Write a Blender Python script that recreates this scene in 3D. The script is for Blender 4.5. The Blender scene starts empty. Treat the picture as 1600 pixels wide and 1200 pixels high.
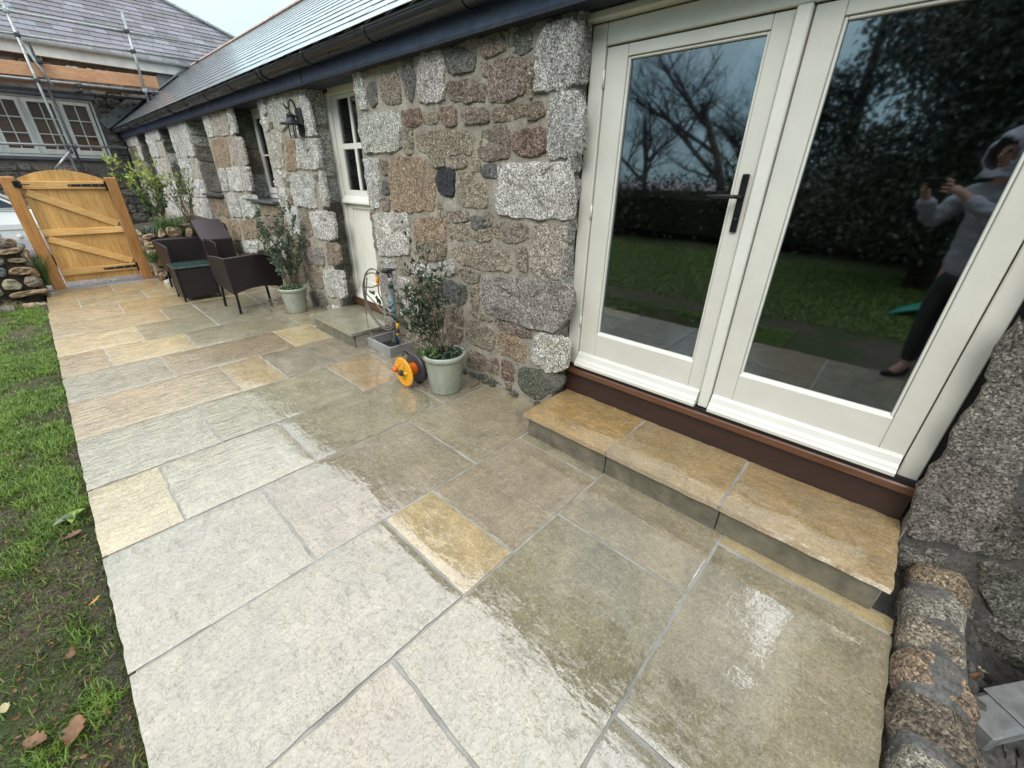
import bpy, math, random
import numpy as np
from mathutils import Vector, Matrix, noise
random.seed(7)
SC = bpy.context.scene
COL = SC.collection
R = math.radians
# ------------------------------------------------------------------ camera, light, exposure
CAM_H = 1.45
cam_d = bpy.data.cameras.new('camera'); cam = bpy.data.objects.new('camera', cam_d); COL.objects.link(cam)
right = Vector((0.68035, -0.73275, 0.01416)); down = Vector((-0.32241, -0.31659, -0.89209)); fwd = Vector((0.65816, 0.60236, -0.45164))
m = Matrix((right, -down, -fwd)).transposed().to_4x4(); m.translation = (0, 0, CAM_H)
cam.matrix_world = m
cam_d.sensor_width = 36; cam_d.lens = 36*636.94/1600; cam_d.clip_start = 0.02; cam_d.clip_end = 1200
SC.camera = cam
SC.view_settings.view_transform = 'Standard'; SC.view_settings.look = 'None'
SC.view_settings.exposure = EXPO = 0.48; SC.view_settings.gamma = 1.0
SC.view_settings.use_curve_mapping = False
SC.cycles.max_bounces = 8; SC.cycles.transparent_max_bounces = 12; SC.cycles.caustics_reflective = False

W = bpy.data.worlds.new('World'); SC.world = W; W.use_nodes = True
nt = W.node_tree; nt.nodes.clear()
def wn(t): return nt.nodes.new(t)
out = wn('ShaderNodeOutputWorld'); bg = wn('ShaderNodeBackground'); sky = wn('ShaderNodeTexSky')
sky.sky_type = 'NISHITA'; sky.sun_disc = False; sky.sun_elevation = R(38); sky.sun_rotation = R(250)
tc = wn('ShaderNodeTexCoord'); mp = wn('ShaderNodeMapping'); mp.inputs['Scale'].default_value = (1, 1, 2.6)
ns = wn('ShaderNodeTexNoise'); ns.inputs['Scale'].default_value = 2.2; ns.inputs['Detail'].default_value = 6; ns.inputs['Roughness'].default_value = .55
rp = wn('ShaderNodeValToRGB'); rp.color_ramp.elements[0].position = .35; rp.color_ramp.elements[1].position = .65
rp.color_ramp.elements[0].color = (9.9, 10.6, 10.8, 1); rp.color_ramp.elements[1].color = (12.2, 12.2, 11.9, 1)
mx = wn('ShaderNodeMix'); mx.data_type = 'RGBA'; mx.inputs[0].default_value = .88
L = nt.links.new
L(tc.outputs['Generated'], mp.inputs['Vector']); L(mp.outputs[0], ns.inputs['Vector']); L(ns.outputs['Fac'], rp.inputs[0])
# an overcast sky is brighter overhead than near the horizon (CIE: 1 + 2 sin elevation)
sz = wn('ShaderNodeSeparateXYZ'); L(tc.outputs['Generated'], sz.inputs[0])
mr = wn('ShaderNodeMapRange'); mr.inputs['From Min'].default_value = 0; mr.inputs['From Max'].default_value = 1; mr.inputs['To Min'].default_value = .74; mr.inputs['To Max'].default_value = 1.9; L(sz.outputs[2], mr.inputs['Value'])
lo = wn('ShaderNodeMix'); lo.data_type = 'RGBA'; lo.inputs[6].default_value = (.53, .78, .87, 1); lo.inputs[7].default_value = (1, 1, 1, 1)
lr = wn('ShaderNodeMapRange'); lr.inputs['From Min'].default_value = .15; lr.inputs['From Max'].default_value = .65; L(sz.outputs[2], lr.inputs['Value']); L(lr.outputs[0], lo.inputs[0])
cm = wn('ShaderNodeMix'); cm.data_type = 'RGBA'; cm.blend_type = 'MULTIPLY'; cm.inputs[0].default_value = 1; L(rp.outputs[0], cm.inputs[6]); L(lo.outputs[2], cm.inputs[7])
cl = wn('ShaderNodeVectorMath'); cl.operation = 'SCALE'; L(cm.outputs[2], cl.inputs[0]); L(mr.outputs[0], cl.inputs['Scale'])
L(sky.outputs[0], mx.inputs[6]); L(cl.outputs[0], mx.inputs[7]); L(mx.outputs[2], bg.inputs['Color']); bg.inputs['Strength'].default_value = 0.098
L(bg.outputs[0], out.inputs[0])
sun_d = bpy.data.lights.new('sun', 'SUN'); sun = bpy.data.objects.new('sun', sun_d); COL.objects.link(sun)
sun_d.energy = 1.45; sun_d.angle = R(30); sun_d.color = (1, .96, .9)
sun.rotation_euler = (R(48), 0, R(-70)); sun.location = (-5, 2, 12)

# ------------------------------------------------------------------ material helpers
class NT:
    def __init__(s, name):
        s.m = bpy.data.materials.new(name); s.m.use_nodes = True; s.t = s.m.node_tree; s.t.nodes.clear()
        s.o = s.n('ShaderNodeOutputMaterial'); s.p = s.n('ShaderNodeBsdfPrincipled'); s.l(s.p.outputs[0], s.o.inputs[0])
        s.tc = s.n('ShaderNodeTexCoord'); s.P = s.tc.outputs['Object']
    def n(s, t): return s.t.nodes.new(t)
    def l(s, a, b): s.t.links.new(a, b)
    def set(s, **k):
        for a, b in k.items():
            i = s.p.inputs[a.replace('_', ' ')]
            if isinstance(b, bpy.types.NodeSocket): s.l(b, i)
            else: i.default_value = (b + (1,)) if isinstance(b, tuple) and len(b) == 3 else b
        return s
    def map(s, sc=(1, 1, 1), rot=(0, 0, 0), src=None, rnd=False):
        mpn = s.n('ShaderNodeMapping'); mpn.inputs['Scale'].default_value = sc; mpn.inputs['Rotation'].default_value = rot
        s.l(src or s.P, mpn.inputs['Vector'])
        if rnd:
            oi = s.n('ShaderNodeObjectInfo'); mu = s.n('ShaderNodeMath'); mu.operation = 'MULTIPLY'; mu.inputs[1].default_value = 37
            s.l(oi.outputs['Random'], mu.inputs[0]); s.l(mu.outputs[0], mpn.inputs['Location'])
        return mpn.outputs[0]
    def noise(s, sc, det=4, rough=.5, v=None, dist=0):
        k = s.n('ShaderNodeTexNoise'); k.inputs['Scale'].default_value = sc; k.inputs['Detail'].default_value = det
        k.inputs['Roughness'].default_value = rough; k.inputs['Distortion'].default_value = dist
        s.l(v or s.P, k.inputs['Vector']); return k.outputs['Fac']
    def voro(s, sc, v=None, out='Distance', feat='F1'):
        k = s.n('ShaderNodeTexVoronoi'); k.inputs['Scale'].default_value = sc; k.feature = feat; s.l(v or s.P, k.inputs['Vector']); return k.outputs[out]
    def ramp(s, f, stops):
        k = s.n('ShaderNodeValToRGB'); e = k.color_ramp.elements
        while len(e) < len(stops): e.new(.5)
        for i, (p, c) in enumerate(stops):
            e[i].position = p; e[i].color = (c, c, c, 1) if isinstance(c, (int, float)) else tuple(c) + (1,)
        s.l(f, k.inputs[0]); return k.outputs[0]
    def mix(s, f, a, b, mode='MIX'):
        k = s.n('ShaderNodeMix'); k.data_type = 'RGBA'; k.blend_type = mode
        for i, v in ((0, f), (6, a), (7, b)):
            if isinstance(v, bpy.types.NodeSocket): s.l(v, k.inputs[i])
            elif isinstance(v, (int, float)): k.inputs[i].default_value = v if i == 0 else (v, v, v, 1)
            else: k.inputs[i].default_value = tuple(v) + (1,)
        return k.outputs[2]
    def math(s, op, a, b=0.0):
        k = s.n('ShaderNodeMath'); k.operation = op
        for i, v in ((0, a), (1, b)):
            if isinstance(v, bpy.types.NodeSocket): s.l(v, k.inputs[i])
            else: k.inputs[i].default_value = v
        return k.outputs[0]
    def col(s):
        return s.n('ShaderNodeObjectInfo').outputs['Color']
    def rnd(s):
        return s.n('ShaderNodeObjectInfo').outputs['Random']
    def bump(s, h, dist=.01, st=1.0, nrm=None):
        k = s.n('ShaderNodeBump'); k.inputs['Distance'].default_value = dist; k.inputs['Strength'].default_value = st
        s.l(h, k.inputs['Height'])
        if nrm is not None: s.l(nrm, k.inputs['Normal'])
        return k.outputs[0]
MT = {}
def simple(name, c, rough=.5, metal=0, bsc=None, bd=.002, var=.12, vsc=8, **k):
    t = NT(name)
    f = t.noise(vsc, 5, .6)
    t.set(Base_Color=t.mix(1.0, c, t.ramp(f, [(.3, 1-var*2), (.7, 1+var)]), 'MULTIPLY'), Roughness=t.ramp(t.noise(vsc*2.3, 4), [(.3, max(0, rough-.1)), (.7, min(1, rough+.12))]), Metallic=metal, **k)
    if bsc: t.set(Normal=t.bump(t.noise(bsc, 6, .65), bd))
    MT[name] = t.m; return t

# wet riven sandstone: a thin film of water over a rough split face
def paving_mat():
    t = NT('wet_sandstone')
    v = t.map((1, 1, 1), rnd=True)
    va = t.map((1.9, .8, 1), rot=(0, 0, R(8)), rnd=True)
    big = t.noise(1.7, 3, .5, v); med = t.noise(8, 7, .68, v); fine = t.noise(95, 4, .75, v)
    c = t.mix(1.0, t.col(), t.ramp(med, [(.28, .60), (.5, .88), (.72, 1.15)]), 'MULTIPLY')
    c = t.mix(1.0, c, (1.0, .95, .82), 'MULTIPLY')
    c = t.mix(t.ramp(big, [(.45, 0), (.7, .35)]), c, (.34, .285, .17))
    c = t.mix(t.ramp(t.noise(2.6, 5, .6, t.map((1, 1, 1), src=v)), [(.55, 0), (.75, .3)]), c, (.25, .225, .16))
    c = t.mix(1.0, c, t.ramp(fine, [(.34, .74), (.66, 1.2)]), 'MULTIPLY')
    pits = t.ramp(t.noise(30, 3, .6, v), [(.68, 0), (.74, .65)])
    c = t.mix(t.math('MULTIPLY', pits, t.ramp(big, [(.48, 0), (.58, 1)])), c, (.11, .095, .07))
    dry = t.math('MULTIPLY', t.ramp(t.noise(42, 5, .8, v), [(.50, 0), (.60, 1)]), t.ramp(t.noise(5, 5, .6, v), [(.40, .1), (.62, 1)]))
    c = t.mix(t.math('MULTIPLY', dry, .30), c, (.56, .50, .40))
    n1 = t.noise(15, 6, .66, va, .35)
    ter = t.ramp(n1, [(.38, 0), (.40, .33), (.50, .36), (.52, .68), (.61, .72), (.63, 1)])
    rip = t.noise(30, 3, .6, t.map((.5, 2.0, 1), rot=(0, 0, R(-6)), rnd=True))
    hgt = t.math('ADD', t.math('MULTIPLY', ter, .5), t.math('ADD', t.math('MULTIPLY', n1, .55), t.math('MULTIPLY', rip, .25)))
    nb = t.bump(hgt, .006, .9)
    nf = t.bump(t.noise(160, 4, .8, v), .0022, .8, nb)
    wet = t.ramp(t.math('ADD', t.math('MULTIPLY', t.noise(17, 8, .78, va, .2), .75), t.math('MULTIPLY', t.noise(2.2, 3, .5, v), .25)), [(.52, 1), (.54, 0)])
    t.set(Base_Color=c, Roughness=t.ramp(wet, [(0, .55), (1, .4)]), Normal=nf, Specular_IOR_Level=.25,
          Coat_Weight=t.ramp(wet, [(0, .86), (1, 1.0)]), Coat_Roughness=t.ramp(wet, [(0, .13), (1, .02)]), Coat_IOR=2.6)
    tr2 = t.noise(21, 4, .6, t.map((.7, 1.5, 1), rot=(0, 0, R(-12)), rnd=True)); edges = t.ramp(tr2, [(.40, 0), (.412, .4), (.52, .44), (.53, 1)])
    flat = t.bump(edges, .0026, .8, t.bump(t.noise(30, 2, .5, va), .00045, .9, t.bump(t.noise(9, 1, .5, va), .0013, .8)))
    sp_ = t.n('ShaderNodeSeparateXYZ'); t.l(t.P, sp_.inputs[0])
    rm = t.math('MULTIPLY', t.ramp(t.math('MULTIPLY', sp_.outputs[1], .1), [(.19, 0), (.26, 1)]), t.ramp(t.math('ADD', sp_.outputs[0], .3), [(.55, 1), (1.0, 0)]))
    rpl = t.noise(9, 4, .6, t.map((.9, 3.2, 1), rot=(0, 0, R(-5)), rnd=True), .3)
    flat = t.bump(t.math('MULTIPLY', rpl, rm), .014, 1.0, flat); rough_n = t.bump(hgt, .004, .8)
    vm = t.n('ShaderNodeMix'); vm.data_type = 'VECTOR'; t.l(wet, vm.inputs[0]); t.l(rough_n, vm.inputs[4]); t.l(flat, vm.inputs[5])
    t.l(vm.outputs[1], t.p.inputs['Coat Normal'])
    MT['slab'] = t.m
paving_mat()

def granite_mat(name='granite', wet=0):
    t = NT(name)
    g = t.noise(88, 4, .85); g2 = t.noise(42, 4, .75); big = t.noise(9, 5, .6); vv = t.voro(105)
    c = t.mix(1.0, t.col(), t.ramp(big, [(.25, .8), (.55, 1.14), (.8, 1.4)]), 'MULTIPLY')
    sepc = t.n('ShaderNodeSeparateColor'); t.l(t.voro(165, v=t.map((1, 1, 1), src=t.P), out='Color'), sepc.inputs[0])
    cr = t.ramp(sepc.outputs[0], [(0, .35), (.2, .45), (.3, .85), (.6, 1.0), (.78, 1.15), (.86, 1.6), (1, 1.75)])
    c = t.mix(1.0, c, cr, 'MULTIPLY'); c = t.mix(1.0, c, t.ramp(g, [(.36, .38), (.45, .85), (.55, 1.15), (.64, 1.6)]), 'MULTIPLY')
    c = t.mix(1.0, c, t.ramp(g2, [(.36, .6), (.48, 1), (.62, 1.3)]), 'MULTIPLY')
    moss = t.ramp(t.noise(5.5, 6, .7), [(.60, 0), (.72, .35)])
    c = t.mix(moss, c, (.075, .08, .045))
    c = t.mix(t.ramp(t.noise(3.1, 5, .65), [(.58, 0), (.70, .35)]), c, (.5, .49, .45)); c = t.mix(t.ramp(t.noise(16, 7, .7), [(.60, 0), (.68, .45)]), c, (.055, .05, .04)); c = t.mix(t.ramp(t.noise(13, 7, .75), [(.63, 0), (.67, .55)]), c, (.52, .52, .46))
    h = t.math('ADD', t.math('MULTIPLY', t.noise(34, 8, .85), 1.1), t.math('MULTIPLY', vv, .3))
    t.set(Base_Color=c, Roughness=.7, Specular_IOR_Level=.35, Normal=t.bump(h, .038, 1.0))
    MT[name] = t.m
granite_mat()
def field_mat():
    t = NT('field_stone'); f = t.noise(11, 6, .65); g = t.noise(60, 5, .75)
    c = t.mix(1.0, t.col(), t.ramp(f, [(.28, .62), (.5, 1), (.72, 1.35)]), 'MULTIPLY'); c = t.mix(1.0, c, t.ramp(g, [(.3, .7), (.7, 1.25)]), 'MULTIPLY')
    c = t.mix(t.ramp(t.noise(4, 5), [(.58, 0), (.7, .4)]), c, (.10, .08, .06))
    t.set(Base_Color=c, Roughness=.65, Normal=t.bump(t.math('ADD', f, t.math('MULTIPLY', g, .4)), .02, .9)); MT['field_stone'] = t.m
field_mat()
simple_later = [('mortar_dark', (.15, .14, .125)), ('mortar_grey', (.25, .245, .235))]
def mortar_mat():
    t = NT('mortar')
    f = t.noise(6, 6, .65); c = t.mix(t.ramp(f, [(.35, 0), (.65, 1)]), (.33, .30, .245), (.55, .505, .42))
    c = t.mix(t.ramp(t.noise(2.2, 4), [(.6, 0), (.72, .4)]), c, (.13, .13, .09)); c = t.mix(t.ramp(t.noise(17, 6, .7), [(.56, 0), (.66, .5)]), c, (.48, .46, .41)); c = t.mix(t.ramp(t.noise(21, 6, .75), [(.58, 0), (.68, .55)]), c, (.10, .09, .07))
    c = t.mix(1.0, c, t.ramp(t.noise(75, 6, .85), [(.36, .6), (.5, 1), (.62, 1.3)]), 'MULTIPLY')
    t.set(Base_Color=c, Roughness=.9, Normal=t.bump(t.noise(36, 9, .85), .032, 1)); MT['mortar'] = t.m
    t = NT('joint'); c = t.mix(t.ramp(t.noise(9, 5), [(.35, 0), (.65, 1)]), (.26, .255, .235), (.42, .41, .385))
    t.set(Base_Color=c, Roughness=.55, Normal=t.bump(t.noise(90, 6, .8), .006), Coat_Weight=.4, Coat_Roughness=.25); MT['joint'] = t.m
mortar_mat()
for n_, c_ in simple_later:
    t = NT(n_); c3_ = t.mix(1.0, c_, t.ramp(t.noise(9, 7, .7), [(.3, .45), (.7, 1.5)]), 'MULTIPLY'); c3_ = t.mix(1.0, c3_, t.ramp(t.noise(70, 6, .85), [(.36, .45), (.5, 1), (.62, 1.5)]), 'MULTIPLY'); t.set(Base_Color=c3_, Roughness=.85, Normal=t.bump(t.noise(40, 8, .85), .035, 1)); MT[n_] = t.m
def wood_mat(name, c1, c2, rough=.5, sc=(14, 14, 1.0), knots=True, coat=0):
    t = NT(name); v = t.map(sc, rnd=True)
    f = t.noise(3, 6, .6, v, 1.5); c = t.mix(t.ramp(f, [(.35, 0), (.65, 1)]), c1, c2)
    if knots:
        k = t.voro(3.4, t.map((1, 1, .6), rnd=True)); c = t.mix(t.ramp(k, [(.03, .85), (.12, 0)]), c, tuple(x*.3 for x in c1))
    c = t.mix(t.ramp(t.noise(4, 4, .6), [(.45, 0), (.75, .45)]), c, tuple(x*.72 for x in c1))
    c = t.mix(1.0, c, t.ramp(t.rnd(), [(0, .82), (1, 1.14)]), 'MULTIPLY')
    t.set(Base_Color=c, Roughness=rough, Normal=t.bump(f, .002, .6), Coat_Weight=coat, Coat_Roughness=.25); MT[name] = t.m
wood_mat('gate_wood', (.50, .26, .07), (.72, .43, .15), .5, coat=.25)
wood_mat('gate_wood_h', (.60, .33, .10), (.80, .50, .20), .5, sc=(1.0, 14, 14), coat=.25)
wood_mat('post_wood', (.33, .14, .035), (.50, .25, .075), .45, coat=.3)
wood_mat('board_wood', (.42, .20, .10), (.58, .33, .19), .75, sc=(1.5, 14, 14))
wood_mat('sill_wood', (.085, .032, .014), (.14, .053, .022), .35, sc=(14, 1.2, 14), knots=False, coat=.35)
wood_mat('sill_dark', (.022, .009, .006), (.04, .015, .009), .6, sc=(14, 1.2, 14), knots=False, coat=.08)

def slate_mat(name, base, rough, coat, sc=1):
    t = NT(name)
    c = t.mix(1.0, t.col(), t.ramp(t.noise(14, 5, .65), [(.3, .75), (.7, 1.2)]), 'MULTIPLY')
    c = t.mix(1.0, c, base, 'MULTIPLY')
    t.set(Base_Color=c, Roughness=rough, Normal=t.bump(t.noise(30, 6, .7), .0012, .5), Coat_Weight=coat, Coat_Roughness=.14, Coat_IOR=1.9); MT[name] = t.m
slate_mat('slate_wet', (1, 1, 1), .28, .8)
slate_mat('slate_far', (1, 1, 1), .5, .12)
simple('gutter_black', (.013, .014, .017), .3, var=.05, vsc=2)
simple('fascia', (.038, .056, .125), .42, var=.12, bsc=200, bd=.0005)
simple('fascia_edge', (.012, .015, .026), .5)
simple('cream', (.60, .59, .54), .38, var=.035, vsc=5, bsc=60, bd=.0003)
simple('cream_bright', (.66, .655, .61), .32, var=.03, vsc=5)
simple('cream_door', (.76, .755, .70), .38, var=.03, vsc=5)
simple('gasket', (.01, .01, .014), .45)
simple('black_metal', (.010, .010, .012), .32, metal=.3)
simple('lantern_black', (.012, .014, .02), .5, var=.2)
simple('steel', (.42, .44, .45), .38, metal=.85, var=.15, vsc=20)
simple('galv', (.36, .38, .38), .42, metal=.6, var=.2, vsc=12)
simple('galv_dark', (.06, .062, .066), .5, metal=.4)
simple('white_fascia', (.74, .74, .71), .5, var=.12, vsc=3)
simple('grey_gutter', (.36, .42, .41), .35, var=.1)
simple('lead', (.20, .21, .21), .55, var=.15)
simple('terracotta', (.46, .33, .28), .7, var=.2, bsc=40, bd=.003)
simple('window_grey', (.70, .70, .66), .45, var=.05)
simple('blind', (.50, .27, .155), .55, var=.12, vsc=3)
simple('concrete', (.27, .27, .265), .7, var=.12, bsc=120, bd=.001)
simple('hose', (.16, .14, .125), .3, var=.1)
simple('orange_plastic', (.85, .37, .015), .35, var=.06)
simple('orange_deep', (.72, .14, .012), .35, var=.06)
simple('yellow_plastic', (.72, .40, .03), .4)
simple('dark_plastic', (.045, .042, .052), .42)
simple('blue_pipe', (.05, .26, .40), .4, var=.08)
simple('tape', (.5, .5, .48), .5)
simple('pot_glaze', (.335, .36, .30), .30, var=.10, vsc=7, bsc=25, bd=.0015, Coat_Weight=.35, Coat_Roughness=.2)
simple('soil', (.045, .033, .023), .9, var=.4, vsc=30, bsc=70, bd=.012)
simple('riser_stone', (.175, .158, .115), .5, var=.22, vsc=14, bsc=60, bd=.004)
simple('slate_sill', (.075, .078, .09), .35, var=.15, Coat_Weight=.5, Coat_Roughness=.2, bsc=30, bd=.002)
simple('car_white', (.74, .77, .77), .22, var=.02, Coat_Weight=1.0, Coat_Roughness=.04)
simple('tyre', (.014, .014, .015), .75)
simple('pebble', (.50, .47, .42), .6, var=.25, vsc=30)
simple('car_glass', (.012, .018, .035), .06, var=.05)
simple('bark', (.085, .065, .05), .85, var=.3, vsc=12, bsc=25, bd=.02)
simple('stem', (.15, .105, .065), .7, var=.3, vsc=30)
simple('twig_dark', (.045, .035, .03), .8, var=.2)
simple('hoodie', (.36, .38, .43), .85, var=.1, bsc=60, bd=.004)
simple('trousers', (.035, .042, .04), .85, var=.15)
simple('skin', (.50, .30, .22), .5, var=.06)
simple('inner_wall', (.16, .155, .145), .8, var=.1)
simple('inner_floor', (.07, .055, .045), .5, var=.2)
simple('green_cloth', (.05, .36, .24), .6, var=.15)
simple('pipe_grey', (.20, .205, .205), .4, var=.22, vsc=14)
simple('white_paper', (.7, .7, .68), .7)
simple('lamp_glass', (.75, .8, .82), .08, Transmission_Weight=.92, Alpha=.45, var=0)
def leafmat(name, a, b, rough=.4, tr=.15):
    t = NT(name); c = t.mix(t.ramp(t.noise(19, 3, .6), [(.35, 0), (.65, 1)]), a, b)
    t.set(Base_Color=c, Roughness=rough, Subsurface_Weight=0.0, Coat_Weight=.25, Coat_Roughness=.3)
    tl = t.n('ShaderNodeBsdfTranslucent'); t.l(c, tl.inputs['Color']); ms = t.n('ShaderNodeMixShader'); ms.inputs[0].default_value = tr
    t.l(t.p.outputs[0], ms.inputs[1]); t.l(tl.outputs[0], ms.inputs[2]); t.l(ms.outputs[0], t.o.inputs[0]); MT[name] = t.m
leafmat('leaf_dark', (.018, .040, .020), (.055, .095, .055), .35)
leafmat('leaf_grey', (.045, .075, .05), (.17, .22, .14), .35)
leafmat('leaf_lime', (.16, .26, .03), (.42, .50, .12), .4, .3)
leafmat('leaf_mid', (.045, .10, .025), (.12, .20, .06), .4, .2)
leafmat('grass_blade', (.075, .155, .016), (.21, .33, .045), .5, .3)
leafmat('moss', (.045, .07, .015), (.12, .15, .03), .6, .15)
leafmat('grass_dry', (.16, .14, .055), (.26, .23, .11), .6, .2)
leafmat('evergreen', (.010, .022, .011), (.028, .05, .022), .6, .05)
leafmat('hedge_leaf', (.014, .026, .011), (.045, .062, .022), .6, .05)
leafmat('dead_leaf', (.11, .05, .02), (.26, .13, .055), .5, .1)
leafmat('yellow_leaf', (.55, .28, .03), (.62, .38, .06), .5, .2)
leafmat('straw_leaf', (.45, .40, .2), (.55, .5, .3), .5, .2)

def ground_mat():
    t = NT('lawn_soil')
    a = t.noise(1.6, 6, .6); b = t.noise(22, 6, .7)
    soil = t.mix(t.ramp(b, [(.3, 0), (.7, 1)]), (.035, .025, .018), (.12, .09, .066))
    gr = t.mix(t.ramp(b, [(.3, 0), (.7, 1)]), (.022, .032, .010), (.055, .075, .02))
    c = t.mix(t.ramp(a, [(.42, 0), (.55, 1)]), soil, gr)
    # far lawn is fully grassed
    sx = t.n('ShaderNodeSeparateXYZ'); t.l(t.P, sx.inputs[0])
    far = t.ramp(t.math('MULTIPLY', sx.outputs[0], -.25), [(.35, 0), (.55, 1)])
    c = t.mix(far, c, gr)
    grav = t.mix(t.ramp(t.voro(60, out='Color'), [(.3, 0), (.7, 1)]), (.10, .095, .10), (.34, .32, .33))
    yy = t.ramp(t.math('MULTIPLY', sx.outputs[1], .1), [(.825, 0), (.835, 1)])
    c = t.mix(yy, c, grav)
    pit = t.mix(t.ramp(b, [(.3, 0), (.7, 1)]), (.03, .028, .027), (.10, .098, .095))
    py = t.math('MULTIPLY', t.ramp(t.math('MULTIPLY', sx.outputs[1], -1), [(.55, 0), (.6, 1)]), t.ramp(sx.outputs[0], [(.2, 0), (.3, 1)]))
    c = t.mix(py, c, pit)
    t.set(Base_Color=c, Roughness=.8, Specular_IOR_Level=.4, Normal=t.bump(b, .02, 1)); MT['ground'] = t.m
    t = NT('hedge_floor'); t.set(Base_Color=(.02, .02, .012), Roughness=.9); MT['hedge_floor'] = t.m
ground_mat()
def rattan_mat():
    t = NT('rattan')
    sx = t.n('ShaderNodeSeparateXYZ'); t.l(t.P, sx.inputs[0])
    s = t.math('ADD', sx.outputs[0], sx.outputs[1])
    def wv(v, f): return t.math('SINE', t.math('MULTIPLY', v, f))
    h = t.math('MULTIPLY', wv(sx.outputs[2], 210), wv(s, 150))
    k = t.math('ADD', t.math('MULTIPLY', h, .5), .5)
    c = t.mix(k, (.004, .002, .003), (.030, .017, .020))
    t.set(Base_Color=c, Roughness=.42, Normal=t.bump(k, .005, 1.0), Specular_IOR_Level=.35); MT['rattan'] = t.m
    t = NT('rattan_back_lit')
    t.set(Base_Color=(.05, .038, .045), Roughness=.38, Normal=t.bump(t.noise(120, 3), .004, .7)); MT['rattan_lit'] = t.m  # paler rattan: sky light on the reclined panel put into the colour
    t = NT('rattan_edge'); t.set(Base_Color=(.022, .015, .018), Roughness=.45, Normal=t.bump(t.noise(120, 3), .004, .7)); MT['rattan_edge'] = t.m
    t = NT('table_glass'); c = t.mix(t.ramp(t.noise(22, 6, .7), [(.35, 0), (.6, 1)]), (.008, .03, .028), (.05, .14, .12))
    t.set(Base_Color=c, Roughness=.12, Coat_Weight=1, Coat_Roughness=.06); MT['table_glass'] = t.m
rattan_mat()
def glass_mat(name, tint, ior, fac):
    t = NT(name)
    fr = t.n('ShaderNodeFresnel'); fr.inputs['IOR'].default_value = ior
    gl = t.n('ShaderNodeBsdfGlossy'); gl.inputs['Roughness'].default_value = .03; gl.inputs['Color'].default_value = (.86, .93, 1, 1)
    t.l(t.bump(t.noise(1.6, 2), .0016, .5), gl.inputs['Normal'])
    tr = t.n('ShaderNodeBsdfTransparent'); tr.inputs['Color'].default_value = tint
    ms = t.n('ShaderNodeMixShader'); t.l(fr.outputs[0], ms.inputs[0]); t.l(tr.outputs[0], ms.inputs[1]); t.l(gl.outputs[0], ms.inputs[2])
    # rain specks
    sp = t.ramp(t.voro(34), [(.028, 1), (.045, 0)]); sp2 = t.math('MULTIPLY', sp, t.ramp(t.noise(9), [(.5, 0), (.6, .35)]))
    df = t.n('ShaderNodeBsdfDiffuse'); df.inputs['Color'].default_value = (.6, .6, .6, 1)
    m2 = t.n('ShaderNodeMixShader'); t.l(sp2, m2.inputs[0]); t.l(ms.outputs[0], m2.inputs[1]); t.l(df.outputs[0], m2.inputs[2])
    t.l(m2.outputs[0], t.o.inputs[0]); MT[name] = t.m
glass_mat('glass', (.40, .42, .42, 1), 2.7, 1)
glass_mat('glass_small', (.5, .5, .5, 1), 1.7, 1)
glass_mat('glass_far', (.8, .8, .8, 1), 1.22, 1)

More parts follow.
